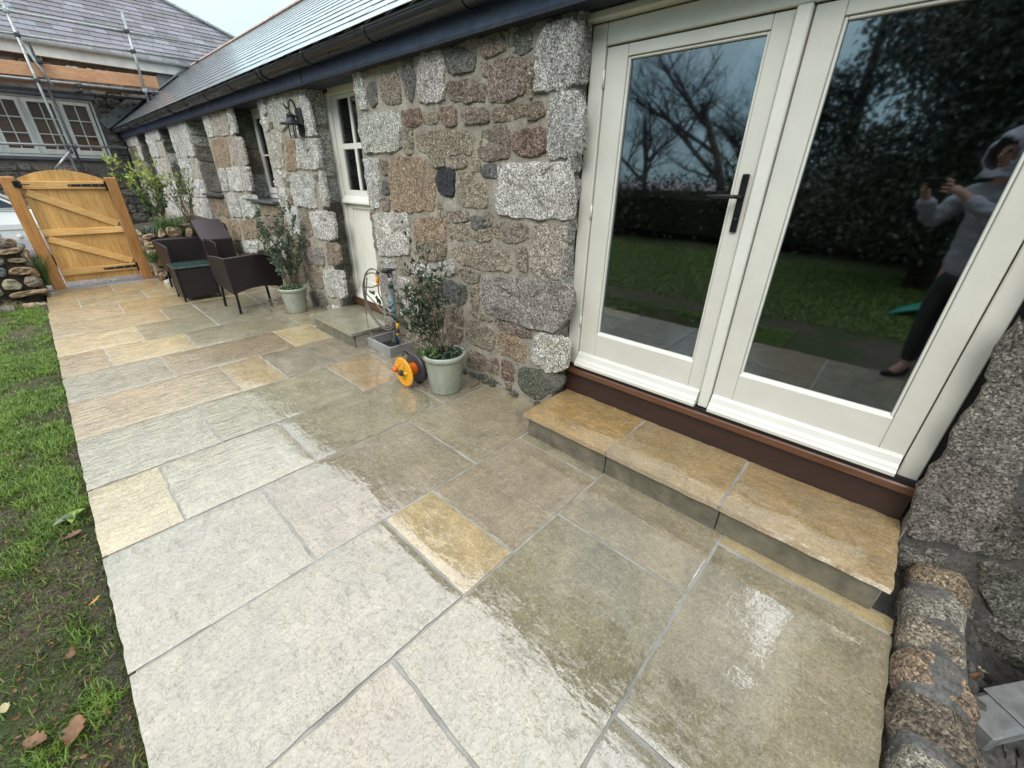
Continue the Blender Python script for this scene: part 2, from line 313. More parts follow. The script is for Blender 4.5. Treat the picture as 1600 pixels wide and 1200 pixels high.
# ------------------------------------------------------------------ mesh helpers
class MB:
    def __init__(s): s.v = []; s.f = []
    def add(s, v, f): 
        b = len(s.v); s.v += [tuple(x) for x in v]; s.f += [tuple(i+b for i in q) for q in f]; return s
    def box(s, x0, x1, y0, y1, z0, z1, ch=0, M=None):
        x0, x1 = min(x0, x1), max(x0, x1); y0, y1 = min(y0, y1), max(y0, y1); z0, z1 = min(z0, z1), max(z0, z1)
        if ch <= 0:
            v = [(x, y, z) for z in (z0, z1) for y in (y0, y1) for x in (x0, x1)]
            f = [(0, 2, 3, 1), (4, 5, 7, 6), (0, 1, 5, 4), (2, 6, 7, 3), (0, 4, 6, 2), (1, 3, 7, 5)]
        else:
            c = min(ch, (x1-x0)/2.1, (y1-y0)/2.1, (z1-z0)/2.1)
            X = (x0, x1); Y = (y0, y1); Z = (z0, z1); v = []; idx = {}
            for i in (0, 1):
                for j in (0, 1):
                    for k in (0, 1):
                        sx, sy, sz = (c if i == 0 else -c), (c if j == 0 else -c), (c if k == 0 else -c)
                        idx[(i, j, k, 0)] = len(v); v.append((X[i], Y[j]+sy, Z[k]+sz))
                        idx[(i, j, k, 1)] = len(v); v.append((X[i]+sx, Y[j], Z[k]+sz))
                        idx[(i, j, k, 2)] = len(v); v.append((X[i]+sx, Y[j]+sy, Z[k]))
            f = []
            g = lambda i, j, k, a: idx[(i, j, k, a)]
            f += [(g(0,0,0,0), g(0,0,1,0), g(0,1,1,0), g(0,1,0,0)), (g(1,0,0,0), g(1,1,0,0), g(1,1,1,0), g(1,0,1,0))]
            f += [(g(0,0,0,1), g(1,0,0,1), g(1,0,1,1), g(0,0,1,1)), (g(0,1,0,1), g(0,1,1,1), g(1,1,1,1), g(1,1,0,1))]
            f += [(g(0,0,0,2), g(0,1,0,2), g(1,1,0,2), g(1,0,0,2)), (g(0,0,1,2), g(1,0,1,2), g(1,1,1,2), g(0,1,1,2))]
            for j in (0, 1):
                for k in (0, 1):
                    q = (g(0,j,k,1), g(0,j,k,2), g(1,j,k,2), g(1,j,k,1)); f.append(q if j == k else q[::-1])
            for i in (0, 1):
                for k in (0, 1):
                    q = (g(i,0,k,2), g(i,0,k,0), g(i,1,k,0), g(i,1,k,2)); f.append(q if i == k else q[::-1])
            for i in (0, 1):
                for j in (0, 1):
                    q = (g(i,j,0,0), g(i,j,0,1), g(i,j,1,1), g(i,j,1,0)); f.append(q if i == j else q[::-1])
            for i in (0, 1):
                for j in (0, 1):
                    for k in (0, 1):
                        q = (g(i,j,k,0), g(i,j,k,1), g(i,j,k,2)); f.append(q if (i+j+k) % 2 == 1 else q[::-1])
        if M is not None: v = [M @ Vector(p) for p in v]
        return s.add(v, f)
    def bar(s, a, b, w, h, ch=0, up=(0, 0, 1)):
        a, b = Vector(a), Vector(b); d = b-a; L_ = d.length; d.normalize(); u = Vector(up)
        if abs(d.dot(u)) > .98: u = Vector((1, 0, 0))
        sx = d.cross(u).normalized(); uz = sx.cross(d).normalized()
        M = Matrix((sx, d, uz)).transposed().to_4x4(); M.translation = a
        return s.box(-w/2, w/2, 0, L_, -h/2, h/2, ch, M)
    def tube(s, pts, r, n=8, cap=True):
        pts = [Vector(p) for p in pts]; N = len(pts); rr = r if isinstance(r, (list, tuple)) else [r]*N
        base = len(s.v); prev = None
        for i, p in enumerate(pts):
            d = (pts[min(i+1, N-1)] - pts[max(i-1, 0)])
            if d.length < 1e-9: d = Vector((0, 0, 1))
            d.normalize()
            if prev is None: a = d.orthogonal().normalized()
            else:
                a = prev - d*prev.dot(d); a = a.normalized() if a.length > 1e-6 else d.orthogonal().normalized()
            prev = a; b = d.cross(a)
            for k in range(n):
                t = 2*math.pi*k/n; s.v.append(tuple(p + (a*math.cos(t)+b*math.sin(t))*rr[i]))
        for i in range(N-1):
            for k in range(n):
                s.f.append((base+i*n+k, base+i*n+(k+1) % n, base+(i+1)*n+(k+1) % n, base+(i+1)*n+k))
        if cap:
            s.f.append(tuple(base+k for k in range(n))[::-1]); s.f.append(tuple(base+(N-1)*n+k for k in range(n)))
        return s
    def lathe(s, prof, n=24, M=None, c=(0, 0, 0)):
        base = len(s.v)
        for r, z in prof:
            for k in range(n):
                t = 2*math.pi*k/n; p = Vector((r*math.cos(t), r*math.sin(t), z))
                if M is not None: p = M @ p
                s.v.append(tuple(p+Vector(c)))
        for i in range(len(prof)-1):
            for k in range(n): s.f.append((base+i*n+k, base+i*n+(k+1) % n, base+(i+1)*n+(k+1) % n, base+(i+1)*n+k))
        return s
    def quad(s, a, b, c, d): return s.add([a, b, c, d], [(0, 1, 2, 3)])
    def prism(s, poly, d):   # poly list of Vector, extrude by vector d
        n = len(poly); d = Vector(d); v = [Vector(p) for p in poly]+[Vector(p)+d for p in poly]
        f = [tuple(range(n))[::-1], tuple(range(n, 2*n))]+[(i, (i+1) % n, n+(i+1) % n, n+i) for i in range(n)]
        return s.add(v, f)
    def mesh(s, name, mat, smooth=False):
        me = bpy.data.meshes.new(name); me.from_pydata(s.v, [], s.f); me.materials.append(MT[mat] if isinstance(mat, str) else mat)
        if smooth:
            me.shade_smooth()
            if smooth >= 2 and smooth is not True: me.set_sharp_from_angle(angle=R(38 if smooth == 2 else 24))
        me.update(); return me
WL = {}
def obj(name, mb, mat, parent=None, smooth=False, color=None, mesh=None):
    me = mesh or mb.mesh(name, mat, smooth)
    o = bpy.data.objects.new(name, me); COL.objects.link(o)
    if color: o.color = tuple(color)+(1,)
    if parent is not None:
        o.parent = parent
        if parent.name in WL: o.matrix_parent_inverse = Matrix.Translation(-Vector(WL[parent.name]))
    return o
def thing(name, label, cat, loc=(0, 0, 0), group=None, kind=None):   # parts given in world coordinates
    o = bpy.data.objects.new(name, None); COL.objects.link(o); o.location = loc; o.empty_display_size = .1
    WL[o.name] = tuple(loc)
    if label: o['label'] = label
    if cat: o['category'] = cat
    if group: o['group'] = group
    if kind: o['kind'] = kind
    return o
def local_thing(name, label, cat, group=None):                        # parts given about the thing's own base
    o = thing(name, label, cat, (0, 0, 0), group); del WL[o.name]; return o
def tag(o, label=None, cat=None, group=None, kind=None):
    if label: o['label'] = label
    if cat: o['category'] = cat
    if group: o['group'] = group
    if kind: o['kind'] = kind
    if o.type == 'MESH' and o.parent is None and kind != 'structure':   # origin to the base of the thing
        me = o.data; n = len(me.vertices); co = np.empty(n*3, np.float32); me.vertices.foreach_get('co', co); co = co.reshape(-1, 3)
        b = np.array([(co[:, 0].min()+co[:, 0].max())/2, (co[:, 1].min()+co[:, 1].max())/2, co[:, 2].min()], np.float32)
        me.vertices.foreach_set('co', (co-b).ravel()); o.location = [float(q) for q in b]; me.update()
    return o
def copy_tree(o, parent=None):
    c = o.copy(); COL.objects.link(c)
    if parent is not None: c.parent = parent; c.matrix_parent_inverse = o.matrix_parent_inverse.copy()
    for ch in [x for x in o.children]: copy_tree(ch, c)
    return c

# ------------------------------------------------------------------ stones
STC = {'G': (.60, .59, .56), 'L': (.52, .475, .40), 'B': (.31, .24, .175), 'O': (.42, .30, .195), 'P': (.32, .25, .205), 'V': (.345, .315, .28), 'K': (.185, .18, .172),
       'T': (.37, .315, .23), 'R': (.31, .205, .155), 'D': (.05, .055, .065), 'M': (.17, .17, .13), 'X': (.27, .25, .215)}
def jit(c, a=.14):
    c = tuple(.78*q+.22*w*(sum(c)/.62) for q, w in zip(c, (.225, .205, .185)))
    k = 1+random.uniform(-a, a); return tuple(max(.01, x*k*(1+random.uniform(-.025, .025))) for x in c)
def rounded(poly, it=2, q=.22):
    P = [Vector((a, b)) for a, b in poly]
    for k in range(it):
        Q = []
        for i in range(len(P)):
            a, b = P[i], P[(i+1) % len(P)]; Q += [a.lerp(b, q), a.lerp(b, 1-q)]
        P = Q; q = .22
    return P
def stone_mb(mb, poly, O, U, V, N, depth=.03, rough=.012, it=2, q=.2, n=22, jt=.006, grow=.0):
    O, U, V, N = Vector(O), Vector(U), Vector(V), Vector(N)
    ar = sum(poly[i][0]*poly[(i+1) % len(poly)][1]-poly[(i+1) % len(poly)][0]*poly[i][1] for i in range(len(poly)))
    if ar < 0: poly = poly[::-1]
    P = rounded(poly, it, q)
    per = [0]
    for i in range(len(P)): per.append(per[-1]+(P[(i+1) % len(P)]-P[i]).length)
    T = per[-1]; pts = []; j = 0
    for k in range(n):
        t = T*k/n
        while per[j+1] < t: j += 1
        a, b = P[j], P[(j+1) % len(P)]; f = (t-per[j])/max(1e-9, per[j+1]-per[j]); pts.append(a.lerp(b, f))
    c = sum(pts, Vector((0, 0)))/n
    size = math.sqrt(max(1e-6, abs(ar)/2)); jt = min(jt, size*.04)
    sd = random.uniform(0, 100)
    pts = [p+Vector((noise.noise(Vector((p.x*25, p.y*25, sd))), noise.noise(Vector((p.x*25, p.y*25, sd+9)))))*jt*2 for p in pts]
    depth = min(depth, size*.35); rough = min(rough, depth*.38)
    ins = min(.006, size*.05)
    c = c.copy(); pts = [p+(p-c).normalized()*grow for p in pts]
    rings = [(0, -.012, 0), (0, depth*.55, .4), (1, depth*.93, .9), (.2, depth, 1), (.45, depth, 1.1), (.72, depth, 1.1)]
    base = len(mb.v)
    for kind, h, nz in rings:
        for p in pts:
            d = c-p; l = max(1e-6, d.length)
            if kind == 0: q_ = p.copy()
            elif kind == 1: q_ = p+d*min(.35, ins/l)
            else: q_ = p.lerp(c, kind)
            hh = h+nz*rough*1.8*noise.noise(Vector((q_.x*11, q_.y*11, sd)))+nz*rough*1.5*noise.noise(Vector((q_.x*38, q_.y*38, sd)))
            mb.v.append(tuple(O+U*q_.x+V*q_.y+N*hh))
    mb.v.append(tuple(O+U*c.x+V*c.y+N*(depth+rough*noise.noise(Vector((c.x*14, c.y*14, sd))))))
    for r in range(len(rings)-1):
        for k in range(n): mb.f.append((base+r*n+k, base+r*n+(k+1) % n, base+(r+1)*n+(k+1) % n, base+(r+1)*n+k))
    r = len(rings)-1; ce = len(mb.v)-1
    for k in range(n): mb.f.append((base+r*n+k, base+r*n+(k+1) % n, ce))
    return mb
def rows(u0, u1, v0, v1, hmin, hmax, wmin, wmax, gap, blocked=None, jt=.01):
    """irregular coursed rubble filling a rectangle; blocked(u,v) true keeps the spot clear"""
    out_ = []; v = v0
    while v < v1-.03:
        h = random.uniform(hmin, hmax)
        if v1-(v+h) < hmin*.6: h = v1-v
        u = u0
        while u < u1-.02:
            w = random.uniform(wmin, wmax)
            if u1-(u+w) < wmin*.6: w = u1-u
            sub = [(v, v+h)]
            if h > hmin*1.5 and random.random() < .35:
                k = v+h*random.uniform(.4, .6); sub = [(v, k), (k, v+h)]
            for a, b in sub:
                g = gap/2; j = lambda: random.uniform(-jt, jt)
                P = [(u+g+j(), a+g+j()), (u+w-g+j(), a+g+j()), (u+w-g+j(), b-g+j()), (u+g+j(), b-g+j())]
                if blocked is None or not any(blocked(x, y) for x, y in P+[((P[0][0]+P[2][0])/2, (P[0][1]+P[2][1])/2)]): out_.append(P)
            u += w
        v += h
    return out_

# outlines of individually measured stones, centimetres on the wall plane (along the wall, height)
WALL=[('G',[(352,218),(339,214),(337,191),(347,191),(350,204)]),('B',[(336,219),(306,217),(308,213),(333,211)]),('K',[(332,206),(322,205),(322,193),(331,191),(336,198)]),('T',[(314,208),(294,209),(291,191),(313,192),(316,202)]),('K',[(286,214),(276,214),(274,200),(278,190),(285,194),(288,206)]),('G',[(267,213),(243,213),(244,188),(271,189)]),('K',[(240,210),(226,211),(215,208),(215,200),(240,201)]),('P',[(228,218),(207,217),(207,214),(223,214)]),('P',[(210,213),(193,212),(191,206),(207,205),(211,208)]),('K',[(189,212),(174,211),(172,204),(179,203),(188,206)]),('T',[(210,203),(203,201),(204,196),(208,198)]),('P',[(203,198),(198,201),(185,201),(177,199),(176,185),(198,183),(205,187)]),('P',[(241,197),(231,197),(207,193),(207,185),(235,187),(241,190)]),('T',[(174,198),(171,197),(171,183),(173,184)]),('G',[(163,211),(145,211),(143,197),(144,186),(168,185),(168,202)]),('G',[(158,183),(142,183),(138,176),(136,157),(155,155),(158,158)]),('R',[(291,186),(270,185),(271,176),(290,177)]),('T',[(267,183),(251,182),(252,177),(268,177)]),('R',[(249,184),(234,183),(233,175),(242,174),(248,179)]),('P',[(228,181),(222,182),(205,180),(204,174),(226,175)]),('B',[(201,180),(175,181),(174,175),(200,174)]),('B',[(173,180),(165,180),(162,175),(173,173)]),('G',[(349,187),(295,186),(297,162),(348,161),(352,177)]),('T',[(291,175),(281,174),(283,160),(292,160)]),('T',[(276,172),(221,171),(218,158),(263,158),(277,163)]),('P',[(209,170),(188,171),(187,156),(211,154),(212,161)]),('R',[(184,168),(162,169),(160,157),(179,156),(184,162)]),('G',[(352,156),(330,157),(336,122),(349,120),(352,142)]),('B',[(327,155),(318,155),(319,146),(327,147)]),('K',[(328,141),(319,141),(320,132),(330,132)]),('P',[(331,129),(320,129),(322,120),(333,119)]),('O',[(312,157),(267,156),(259,147),(262,123),(317,119),(318,142)]),('T',[(263,157),(249,157),(248,151),(260,151)]),('T',[(242,156),(226,156),(224,151),(241,150)]),('T',[(219,156),(214,157),(212,149),(219,149)]),('D',[(255,149),(237,149),(239,133),(256,135)]),('T',[(233,148),(220,148),(221,143),(232,144)]),('K',[(211,151),(199,152),(197,145),(210,145)]),('T',[(234,142),(206,143),(206,127),(234,127)]),('G',[(196,152),(144,152),(139,131),(141,125),(197,124)]),('B',[(251,218),(229,218),(230,212),(249,216)]),('T',[(204,216),(196,216),(195,213),(204,213)]),('T',[(194,218),(185,218),(184,213),(192,214)]),('K',[(183,216),(169,216),(171,213),(182,213)]),('B',[(304,218),(288,218),(291,215),(301,215)]),('G',[(347,115),(295,119),(299,87),(346,80)]),('O',[(288,115),(251,118),(251,103),(275,98),(290,99)]),('B',[(286,97),(252,101),(250,90),(277,85)]),('T',[(259,122),(243,123),(245,117),(249,116)]),('T',[(240,123),(225,124),(226,118),(242,117)]),('T',[(245,113),(224,117),(224,106),(245,104)]),('K',[(222,121),(209,121),(209,115),(221,113)]),('T',[(221,111),(203,115),(203,108),(221,106)]),('P',[(200,118),(172,120),(171,112),(187,108),(200,110)]),('T',[(243,99),(187,105),(184,93),(190,89),(233,88),(244,93)]),('T',[(179,105),(172,106),(171,92),(179,93)]),('L',[(164,120),(145,121),(143,93),(156,89),(167,95),(166,111)]),('T',[(240,84),(215,85),(216,79),(226,76),(240,80)]),('G',[(260,85),(244,89),(242,80),(257,76)]),('K',[(259,73),(230,73),(231,59),(245,58),(261,61)]),('V',[(211,83),(136,90),(134,75),(145,58),(191,57),(209,59),(213,73)]),('T',[(225,74),(216,75),(217,57),(224,57)]),('B',[(255,53),(235,55),(237,27),(256,23)]),('T',[(228,54),(216,56),(203,54),(206,51)]),('T',[(230,45),(219,48),(200,44),(202,29),(231,29)]),('P',[(201,55),(166,54),(166,49),(191,47)]),('O',[(196,45),(183,48),(170,42),(170,30),(196,30)]),('G',[(161,53),(135,56),(136,36),(147,29),(164,34)]),('B',[(229,22),(210,22),(210,10),(234,6)]),('B',[(206,22),(196,24),(196,11),(207,12)]),('R',[(193,25),(182,24),(181,10),(192,10)]),('M',[(175,25),(137,30),(139,21),(158,4),(176,9)]),('G',[(295,79),(265,83),(266,74),(298,69)]),('G',[(346,77),(321,79),(322,72),(344,70)]),('G',[(348,66),(325,69),(330,33),(348,29)]),('B',[(299,64),(264,70),(266,55),(296,49)]),('B',[(292,46),(260,51),(260,34),(292,26)]),('B',[(293,21),(258,29),(263,19),(292,12)]),('G',[(321,65),(302,65),(308,32),(328,30)]),('M',[(232,2),(209,6),(191,4),(218,1)]),('G',[(523,218),(490,217),(484,204),(488,189),(506,185),(522,188),(528,202)]),('L',[(488,216),(448,217),(449,205),(468,196),(479,204)]),('G',[(449,209),(437,203),(434,177),(475,178)]),('G',[(478,176),(431,175),(434,151),(484,150)]),('G',[(556,217),(537,218),(537,203),(550,199)]),('G',[(557,197),(543,199),(540,187),(555,187)]),('L',[(553,185),(511,183),(522,151),(557,151)]),('O',[(501,178),(482,175),(488,150),(516,149)]),('G',[(553,148),(530,147),(532,116),(546,115)]),('G',[(513,143),(452,145),(458,114),(513,115)]),('G',[(440,147),(431,145),(433,117),(444,118)]),('G',[(546,111),(511,112),(508,83),(535,82)]),('T',[(506,110),(482,112),(482,105),(504,103)]),('B',[(504,100),(486,103),(479,87),(498,82)]),('G',[(478,109),(424,112),(429,86),(475,83)]),('B',[(525,78),(494,80),(495,72),(524,70)]),('V',[(503,69),(465,74),(467,55),(504,52)]),('B',[(455,79),(425,82),(428,63),(460,56)]),('G',[(473,49),(426,55),(428,26),(476,20)]),('B',[(520,45),(476,49),(480,28),(520,21)]),('M',[(530,15),(486,21),(473,9),(515,-1)]),('B',[(579,67),(530,78),(526,58),(568,51)]),('B',[(582,45),(524,54),(527,27),(577,17)]),('G',[(769,218),(739,217),(740,189),(767,190)]),('L',[(734,216),(667,214),(671,189),(733,190)]),('G',[(659,215),(645,217),(646,190),(666,188)]),('O',[(758,186),(693,185),(704,152),(771,152)]),('L',[(684,184),(636,184),(636,156),(667,154)]),('G',[(725,150),(669,152),(672,124),(730,124)]),('G',[(661,152),(635,152),(640,125),(665,125)]),('G',[(763,150),(732,151),(740,122),(768,122)]),('G',[(752,119),(710,118),(710,89),(764,88)]),('G',[(701,115),(639,121),(628,104),(665,91),(701,91)]),('B',[(806,109),(770,109),(774,83),(823,87)]),('O',[(844,109),(812,110),(825,85),(857,88)]),('O',[(852,79),(734,82),(746,54),(841,45)]),('O',[(632,110),(555,110),(555,100),(626,98)]),('O',[(721,83),(646,90),(656,67),(732,57)]),('B',[(819,43),(756,50),(759,36),(821,34)]),('G',[(739,52),(670,60),(683,43),(749,37)]),('B',[(632,93),(566,95),(572,78),(636,73)]),('X',[(-35,58),(-35,85),(-41,90),(-54,57),(-41,56)]),('X',[(-33,88),(-33,109),(-40,92),(-36,87)]),('X',[(-36,23),(-33,42),(-35,57),(-43,54),(-54,53),(-56,32),(-55,21),(-45,21),(-39,18)]),('M',[(-56,37),(-58,47),(-66,26),(-56,21)]),('M',[(-57,18),(-68,21),(-76,0),(-68,-1)])]
BED=[('O',[(112,72),(118,72),(118,61),(108,59)]),('O',[(120,74),(138,73),(139,62),(134,60),(119,60)]),('O',[(144,71),(152,70),(150,56),(141,57)]),('O',[(111,56),(132,57),(135,55),(129,45),(109,47)]),('O',[(111,45),(129,44),(126,33),(108,35)]),('O',[(90,63),(102,67),(108,62),(91,58)]),('O',[(90,55),(109,56),(108,48),(91,47)]),('O',[(91,45),(108,45),(107,37),(89,36)]),('O',[(91,33),(111,33),(107,21),(91,21)]),('O',[(95,18),(106,17),(105,7),(93,4)]),('O',[(112,31),(132,30),(128,18),(110,19)]),('O',[(90,18),(94,18),(93,6),(90,6)]),('O',[(110,16),(128,16),(125,6),(108,6)]),('O',[(137,76),(153,77),(152,74),(139,74)])]
LEFT=[('B',[(-44,74),(-28,72),(-30,65),(-47,65)]),('O',[(-48,59),(-29,63),(-26,56),(-49,54)]),('O',[(-42,50),(-28,50),(-26,44),(-42,45)]),('K',[(-51,52),(-44,50),(-46,43),(-54,43)]),('O',[(-45,40),(-24,39),(-26,30),(-47,30)]),('D',[(-55,41),(-46,40),(-49,30),(-59,30)]),('L',[(-55,27),(-43,27),(-40,14),(-57,14)]),('B',[(-39,27),(-26,29),(-24,15),(-37,14)]),('O',[(-55,11),(-20,12),(-22,7),(-56,4)]),('L',[(-67,20),(-59,18),(-58,8),(-71,9)]),('O',[(-24,56),(-24,45),(-25,44),(-27,52)])]

# ================================================================== SETTING
# ground: fine sheet near the camera, coarse out to the horizon
def ground_z(x, y):
    z = -.045
    if x > .3 and y < -.62: z = -.045-.16*min(1, (-.62-y)/.12)
    n_ = noise.noise(Vector((x*2.2, y*2.2, 3)))*.012+noise.noise(Vector((x*11, y*11, 5)))*.007
    if -.27 < x < 2.0 and -.40 < y < 8.2: n_ = -.02
    if y > 8.2: z = -.012
    return z+n_
mb = MB(); xs = list(np.arange(-3, 3.01, .06)); ys = list(np.arange(-3, 9.01, .06))
xs = [-600, -200, -60, -20, -10, -6]+xs+[6, 10, 20, 60, 200, 600]; ys = [-600, -200, -60, -20, -10, -6]+ys+[12, 16, 24, 60, 200, 600]
v = []; f = []
for x in xs:
    for y in ys: v.append((x, y, ground_z(x, y) if -3.1 < x < 3.1 and -3.1 < y < 9.1 else -.045 if y < 9 else -.012))
ny = len(ys)
for i in range(len(xs)-1):
    for j in range(ny-1): f.append((i*ny+j, (i+1)*ny+j, (i+1)*ny+j+1, i*ny+j+1))
mb.add(v, f); o = obj('ground', mb, 'ground', smooth=True); tag(o, 'muddy lawn and gravel drive around the patio', 'ground', kind='structure')

# ------------------------------------------------------------------ patio
patio = thing('patio', 'wet sandstone patio of mixed buff, grey and orange slabs along the cottage', 'patio', (0.8, 4, -.04), kind='structure')
mb = MB(); mb.box(-.262, 1.692, -.40, 1.38, -.045, -.0045); mb.box(-.262, 2.05, 1.38, 8.2, -.045, -.0045); obj('mortar_bed', mb, 'joint', patio)
SL = {'olive': (.285, .265, .175), 'pale': (.315, .305, .245), 'paleg': (.285, .28, .21), 'tan': (.335, .285, .20), 'orange': (.42, .27, .12), 'beige': (.48, .41, .26), 'peach': (.51, .41, .235),
      'brown': (.37, .28, .155), 'yellow': (.58, .47, .25), 'grey': (.265, .235, .18), 'gold': (.50, .37, .175), 'white': (.35, .335, .27), 'pink': (.33, .28, .20), 'green': (.31, .29, .20), 'multi': (.32, .245, .155)}
def slab_mesh(x0, x1, y0, y1, zt=0.0, th=.03, cell=.05, edge=.0012, lefthang=False):
    bw = .006; nx = max(2, int((x1-x0)/cell))+2; ny_ = max(2, int((y1-y0)/cell))+2
    lx = [x0, x0+bw]+[x0+bw+(x1-x0-2*bw)*i/(nx-2) for i in range(1, nx-1)]+[x1]; ly = [y0, y0+bw]+[y0+bw+(y1-y0-2*bw)*i/(ny_-2) for i in range(1, ny_-1)]+[y1]
    mb = MB(); sd = random.uniform(0, 50); g = {}
    tx, ty = random.uniform(-.0025, .0025), random.uniform(-.0025, .0025)
    cx, cy = (x0+x1)/2, (y0+y1)/2
    for i in range(-1, nx+2):
        for j in range(-1, ny_+2):
            ii = min(max(i, 0), nx); jj = min(max(j, 0), ny_)
            x = lx[ii]; y = ly[jj]
            e = (ii in (0, nx)) or (jj in (0, ny_)); sk = i in (-1, nx+1) or j in (-1, ny_+1)
            if ii in (0, 1, nx-1, nx) or jj in (0, 1, ny_-1, ny_):
                w = .005 if not lefthang else .006
                x += w*noise.noise(Vector((x*20, y*20, sd)))*(1 if ii in (0, 1, nx-1, nx) else 0); y += w*noise.noise(Vector((x*20, y*20, sd+7)))*(1 if jj in (0, 1, ny_-1, ny_) else 0)
            z = zt+.0022*noise.noise(Vector((x*5, y*5, sd)))+.0016*noise.noise(Vector((x*16, y*16, sd)))+tx*(x-cx)+ty*(y-cy)
            if e: z -= edge*(.5+.7*abs(noise.noise(Vector((x*30, y*30, sd)))))
            if sk: z = zt-th
            if sk:
                if i == -1: x += .002
                if i == nx+1: x -= .002
                if j == -1: y += .002
                if j == ny_+1: y -= .002
            g[(i, j)] = len(mb.v); mb.v.append((x, y, z))
    for i in range(-1, nx+1):
        for j in range(-1, ny_+1):
            mb.f.append((g[(i, j)], g[(i+1, j)], g[(i+1, j+1)], g[(i, j+1)]))
    return mb
RNDC = 0
YB = [-.41, .20, .83, 1.40, 2.06, 2.65, 3.28, 3.92, 4.51, 5.10, 5.70, 6.30, 6.92, 7.53, 8.20]
XP = [[-.28, 'pale', .70, 'green', 1.605, 'gold', 1.69], [-.28, 'pink', .33, 'olive', 1.25, 'tan', 1.69], [-.28, 'paleg', .65, 'gold', .93, 'tan', 1.60, 'olive', 1.69],
      [-.28, 'pale', .33, 'grey', 1.24, 'tan', 2.05], [-.28, 'peach', .01, 'white', .63, 'olive', 1.55, 'grey', 2.05], [-.28, 'white', .32, 'green', 1.25, 'orange', 1.66, 'grey', 2.05],
      [-.28, 'brown', .62, 'gold', .94, 'grey', 1.70, 'grey', 2.05], [-.28, 'paleg', .33, 'multi', 1.26, 'yellow', 1.63], [-.28, 'brown', .02, 'yellow', .62, 'green', 1.56, 'tan', 2.06],
      [-.28, 'yellow', .32, 'green', .94, 'paleg', 1.56, 'green', 2.06], [-.28, 'peach', .62, 'green', .94, 'olive', 1.56, 'grey', 2.06], [-.28, 'peach', .32, 'gold', .95, 'beige', 1.56, 'tan', 2.06],
      [-.27, 'gold', -.0, 'beige', .63, 'peach', 1.25, 'tan', 1.9], [-.26, 'gold', .38, 'gold', .98, 'tan', 1.3]]
pi = 0
for k, row in enumerate(XP):
    y0, y1 = YB[k], YB[k+1]; g = .0062
    for q in range(0, len(row)-1, 2):
        x0, c, x1 = row[q], row[q+1], row[q+2]
        if k == 7 and c == 'yellow': x1 = 1.63
        xa = x0+(g if x0 > -.2 else 0); xb = x1-g
        cell = .04 if k < 4 else .07 if k < 8 else .12
        off = .012 if (q == 0 and k in (1, 3, 5)) else 0
        mbs = slab_mesh(xa-off*0, xb, y0+g, y1-g, zt=random.uniform(-.0012, .0012), cell=cell, lefthang=(q == 0))
        o = obj('paving_slab', mbs, 'slab', patio, smooth=2, color=jit(SL[c], .07))
# extra slabs beside the back door step
for (x0, x1, y0, y1, c) in [(1.64, 2.05, 4.42, 4.505, 'grey')]:
    obj('paving_slab', slab_mesh(x0, x1, y0, y1), 'slab', patio, smooth=2, color=SL[c])
mb = MB(); mb.box(-.20, .95, 8.205, 8.27, -.04, .004, .006); obj('threshold_strip', mb, 'concrete', patio)

# ------------------------------------------------------------------ grass and mud by the patio edge
def grass_mesh(name, n, xr, yr, h, mat, dens, wd=.0022, seed=1, zoff=0):
    rng = np.random.default_rng(seed)
    x = rng.uniform(*xr, n); y = yr[0]+(yr[1]-yr[0])*rng.uniform(0, 1, n)**1.25
    keep = np.array([dens(a, b) > rng.uniform() for a, b in zip(x, y)]); x = x[keep]; y = y[keep]; n = len(x)
    z = np.array([ground_z(a, b) for a, b in zip(x, y)])-.003+zoff
    th = rng.uniform(0, 2*np.pi, n); hh = h*rng.uniform(.4, 1.25, n); ln = rng.uniform(.2, 1.3, n)*hh
    dx = np.cos(th); dy = np.sin(th); w = wd*rng.uniform(.7, 1.4, n)
    V = np.zeros((n, 5, 3)); px_, py_ = -dy*w, dx*w
    V[:, 0] = np.stack([x-px_, y-py_, z], 1); V[:, 1] = np.stack([x+px_, y+py_, z], 1)
    mx_, my_, mz = x+dx*ln*.3, y+dy*ln*.3, z+hh*.65
    V[:, 2] = np.stack([mx_-px_*.8, my_-py_*.8, mz], 1); V[:, 3] = np.stack([mx_+px_*.8, my_+py_*.8, mz], 1)
    V[:, 4] = np.stack([x+dx*ln, y+dy*ln, z+hh*.9], 1)
    me = bpy.data.meshes.new(name); me.vertices.add(n*5); me.vertices.foreach_set('co', V.ravel().astype(np.float32))
    b = (np.arange(n)*5)[:, None]; q = (b+np.array([0, 1, 3, 2])).ravel(); t = (b+np.array([2, 3, 4])).ravel()
    me.loops.add(n*7); me.loops.foreach_set('vertex_index', np.concatenate([q, t]).astype(np.int32))
    me.polygons.add(n*2); st = np.concatenate([np.arange(n)*4, n*4+np.arange(n)*3]); me.polygons.foreach_set('loop_start', st.astype(np.int32))
    me.materials.append(MT[mat]); me.update(calc_edges=True); me.validate()
    return me
def dn(x, y):
    a = noise.noise(Vector((x*2.6, y*2.6, 1.5)))+.5*noise.noise(Vector((x*9, y*9, 4)))
    d = .60+a*1.9
    if y < 2.9: d -= .36
    if y > 3.2 and y < 6.6: d += .25
    d -= max(0, .8*(1-abs(x+.29)/.05)) if x > -.34 else 0
    if y > 6.9: d -= .5
    return max(.04, min(1, d))
me = grass_mesh('grass', 150000, (-.98, -.285), (.6, 7.75), .032, 'grass_blade', dn, seed=3)
o = bpy.data.objects.new('grass', me); COL.objects.link(o); tag(o, 'patchy bright green grass growing in mud beside the patio', 'grass', kind='stuff')
me = grass_mesh('moss', 90000, (-.9, -.285), (.6, 6), .011, 'moss', lambda x, y: .75+.6*noise.noise(Vector((x*5, y*5, 2))), wd=.0019, seed=9)
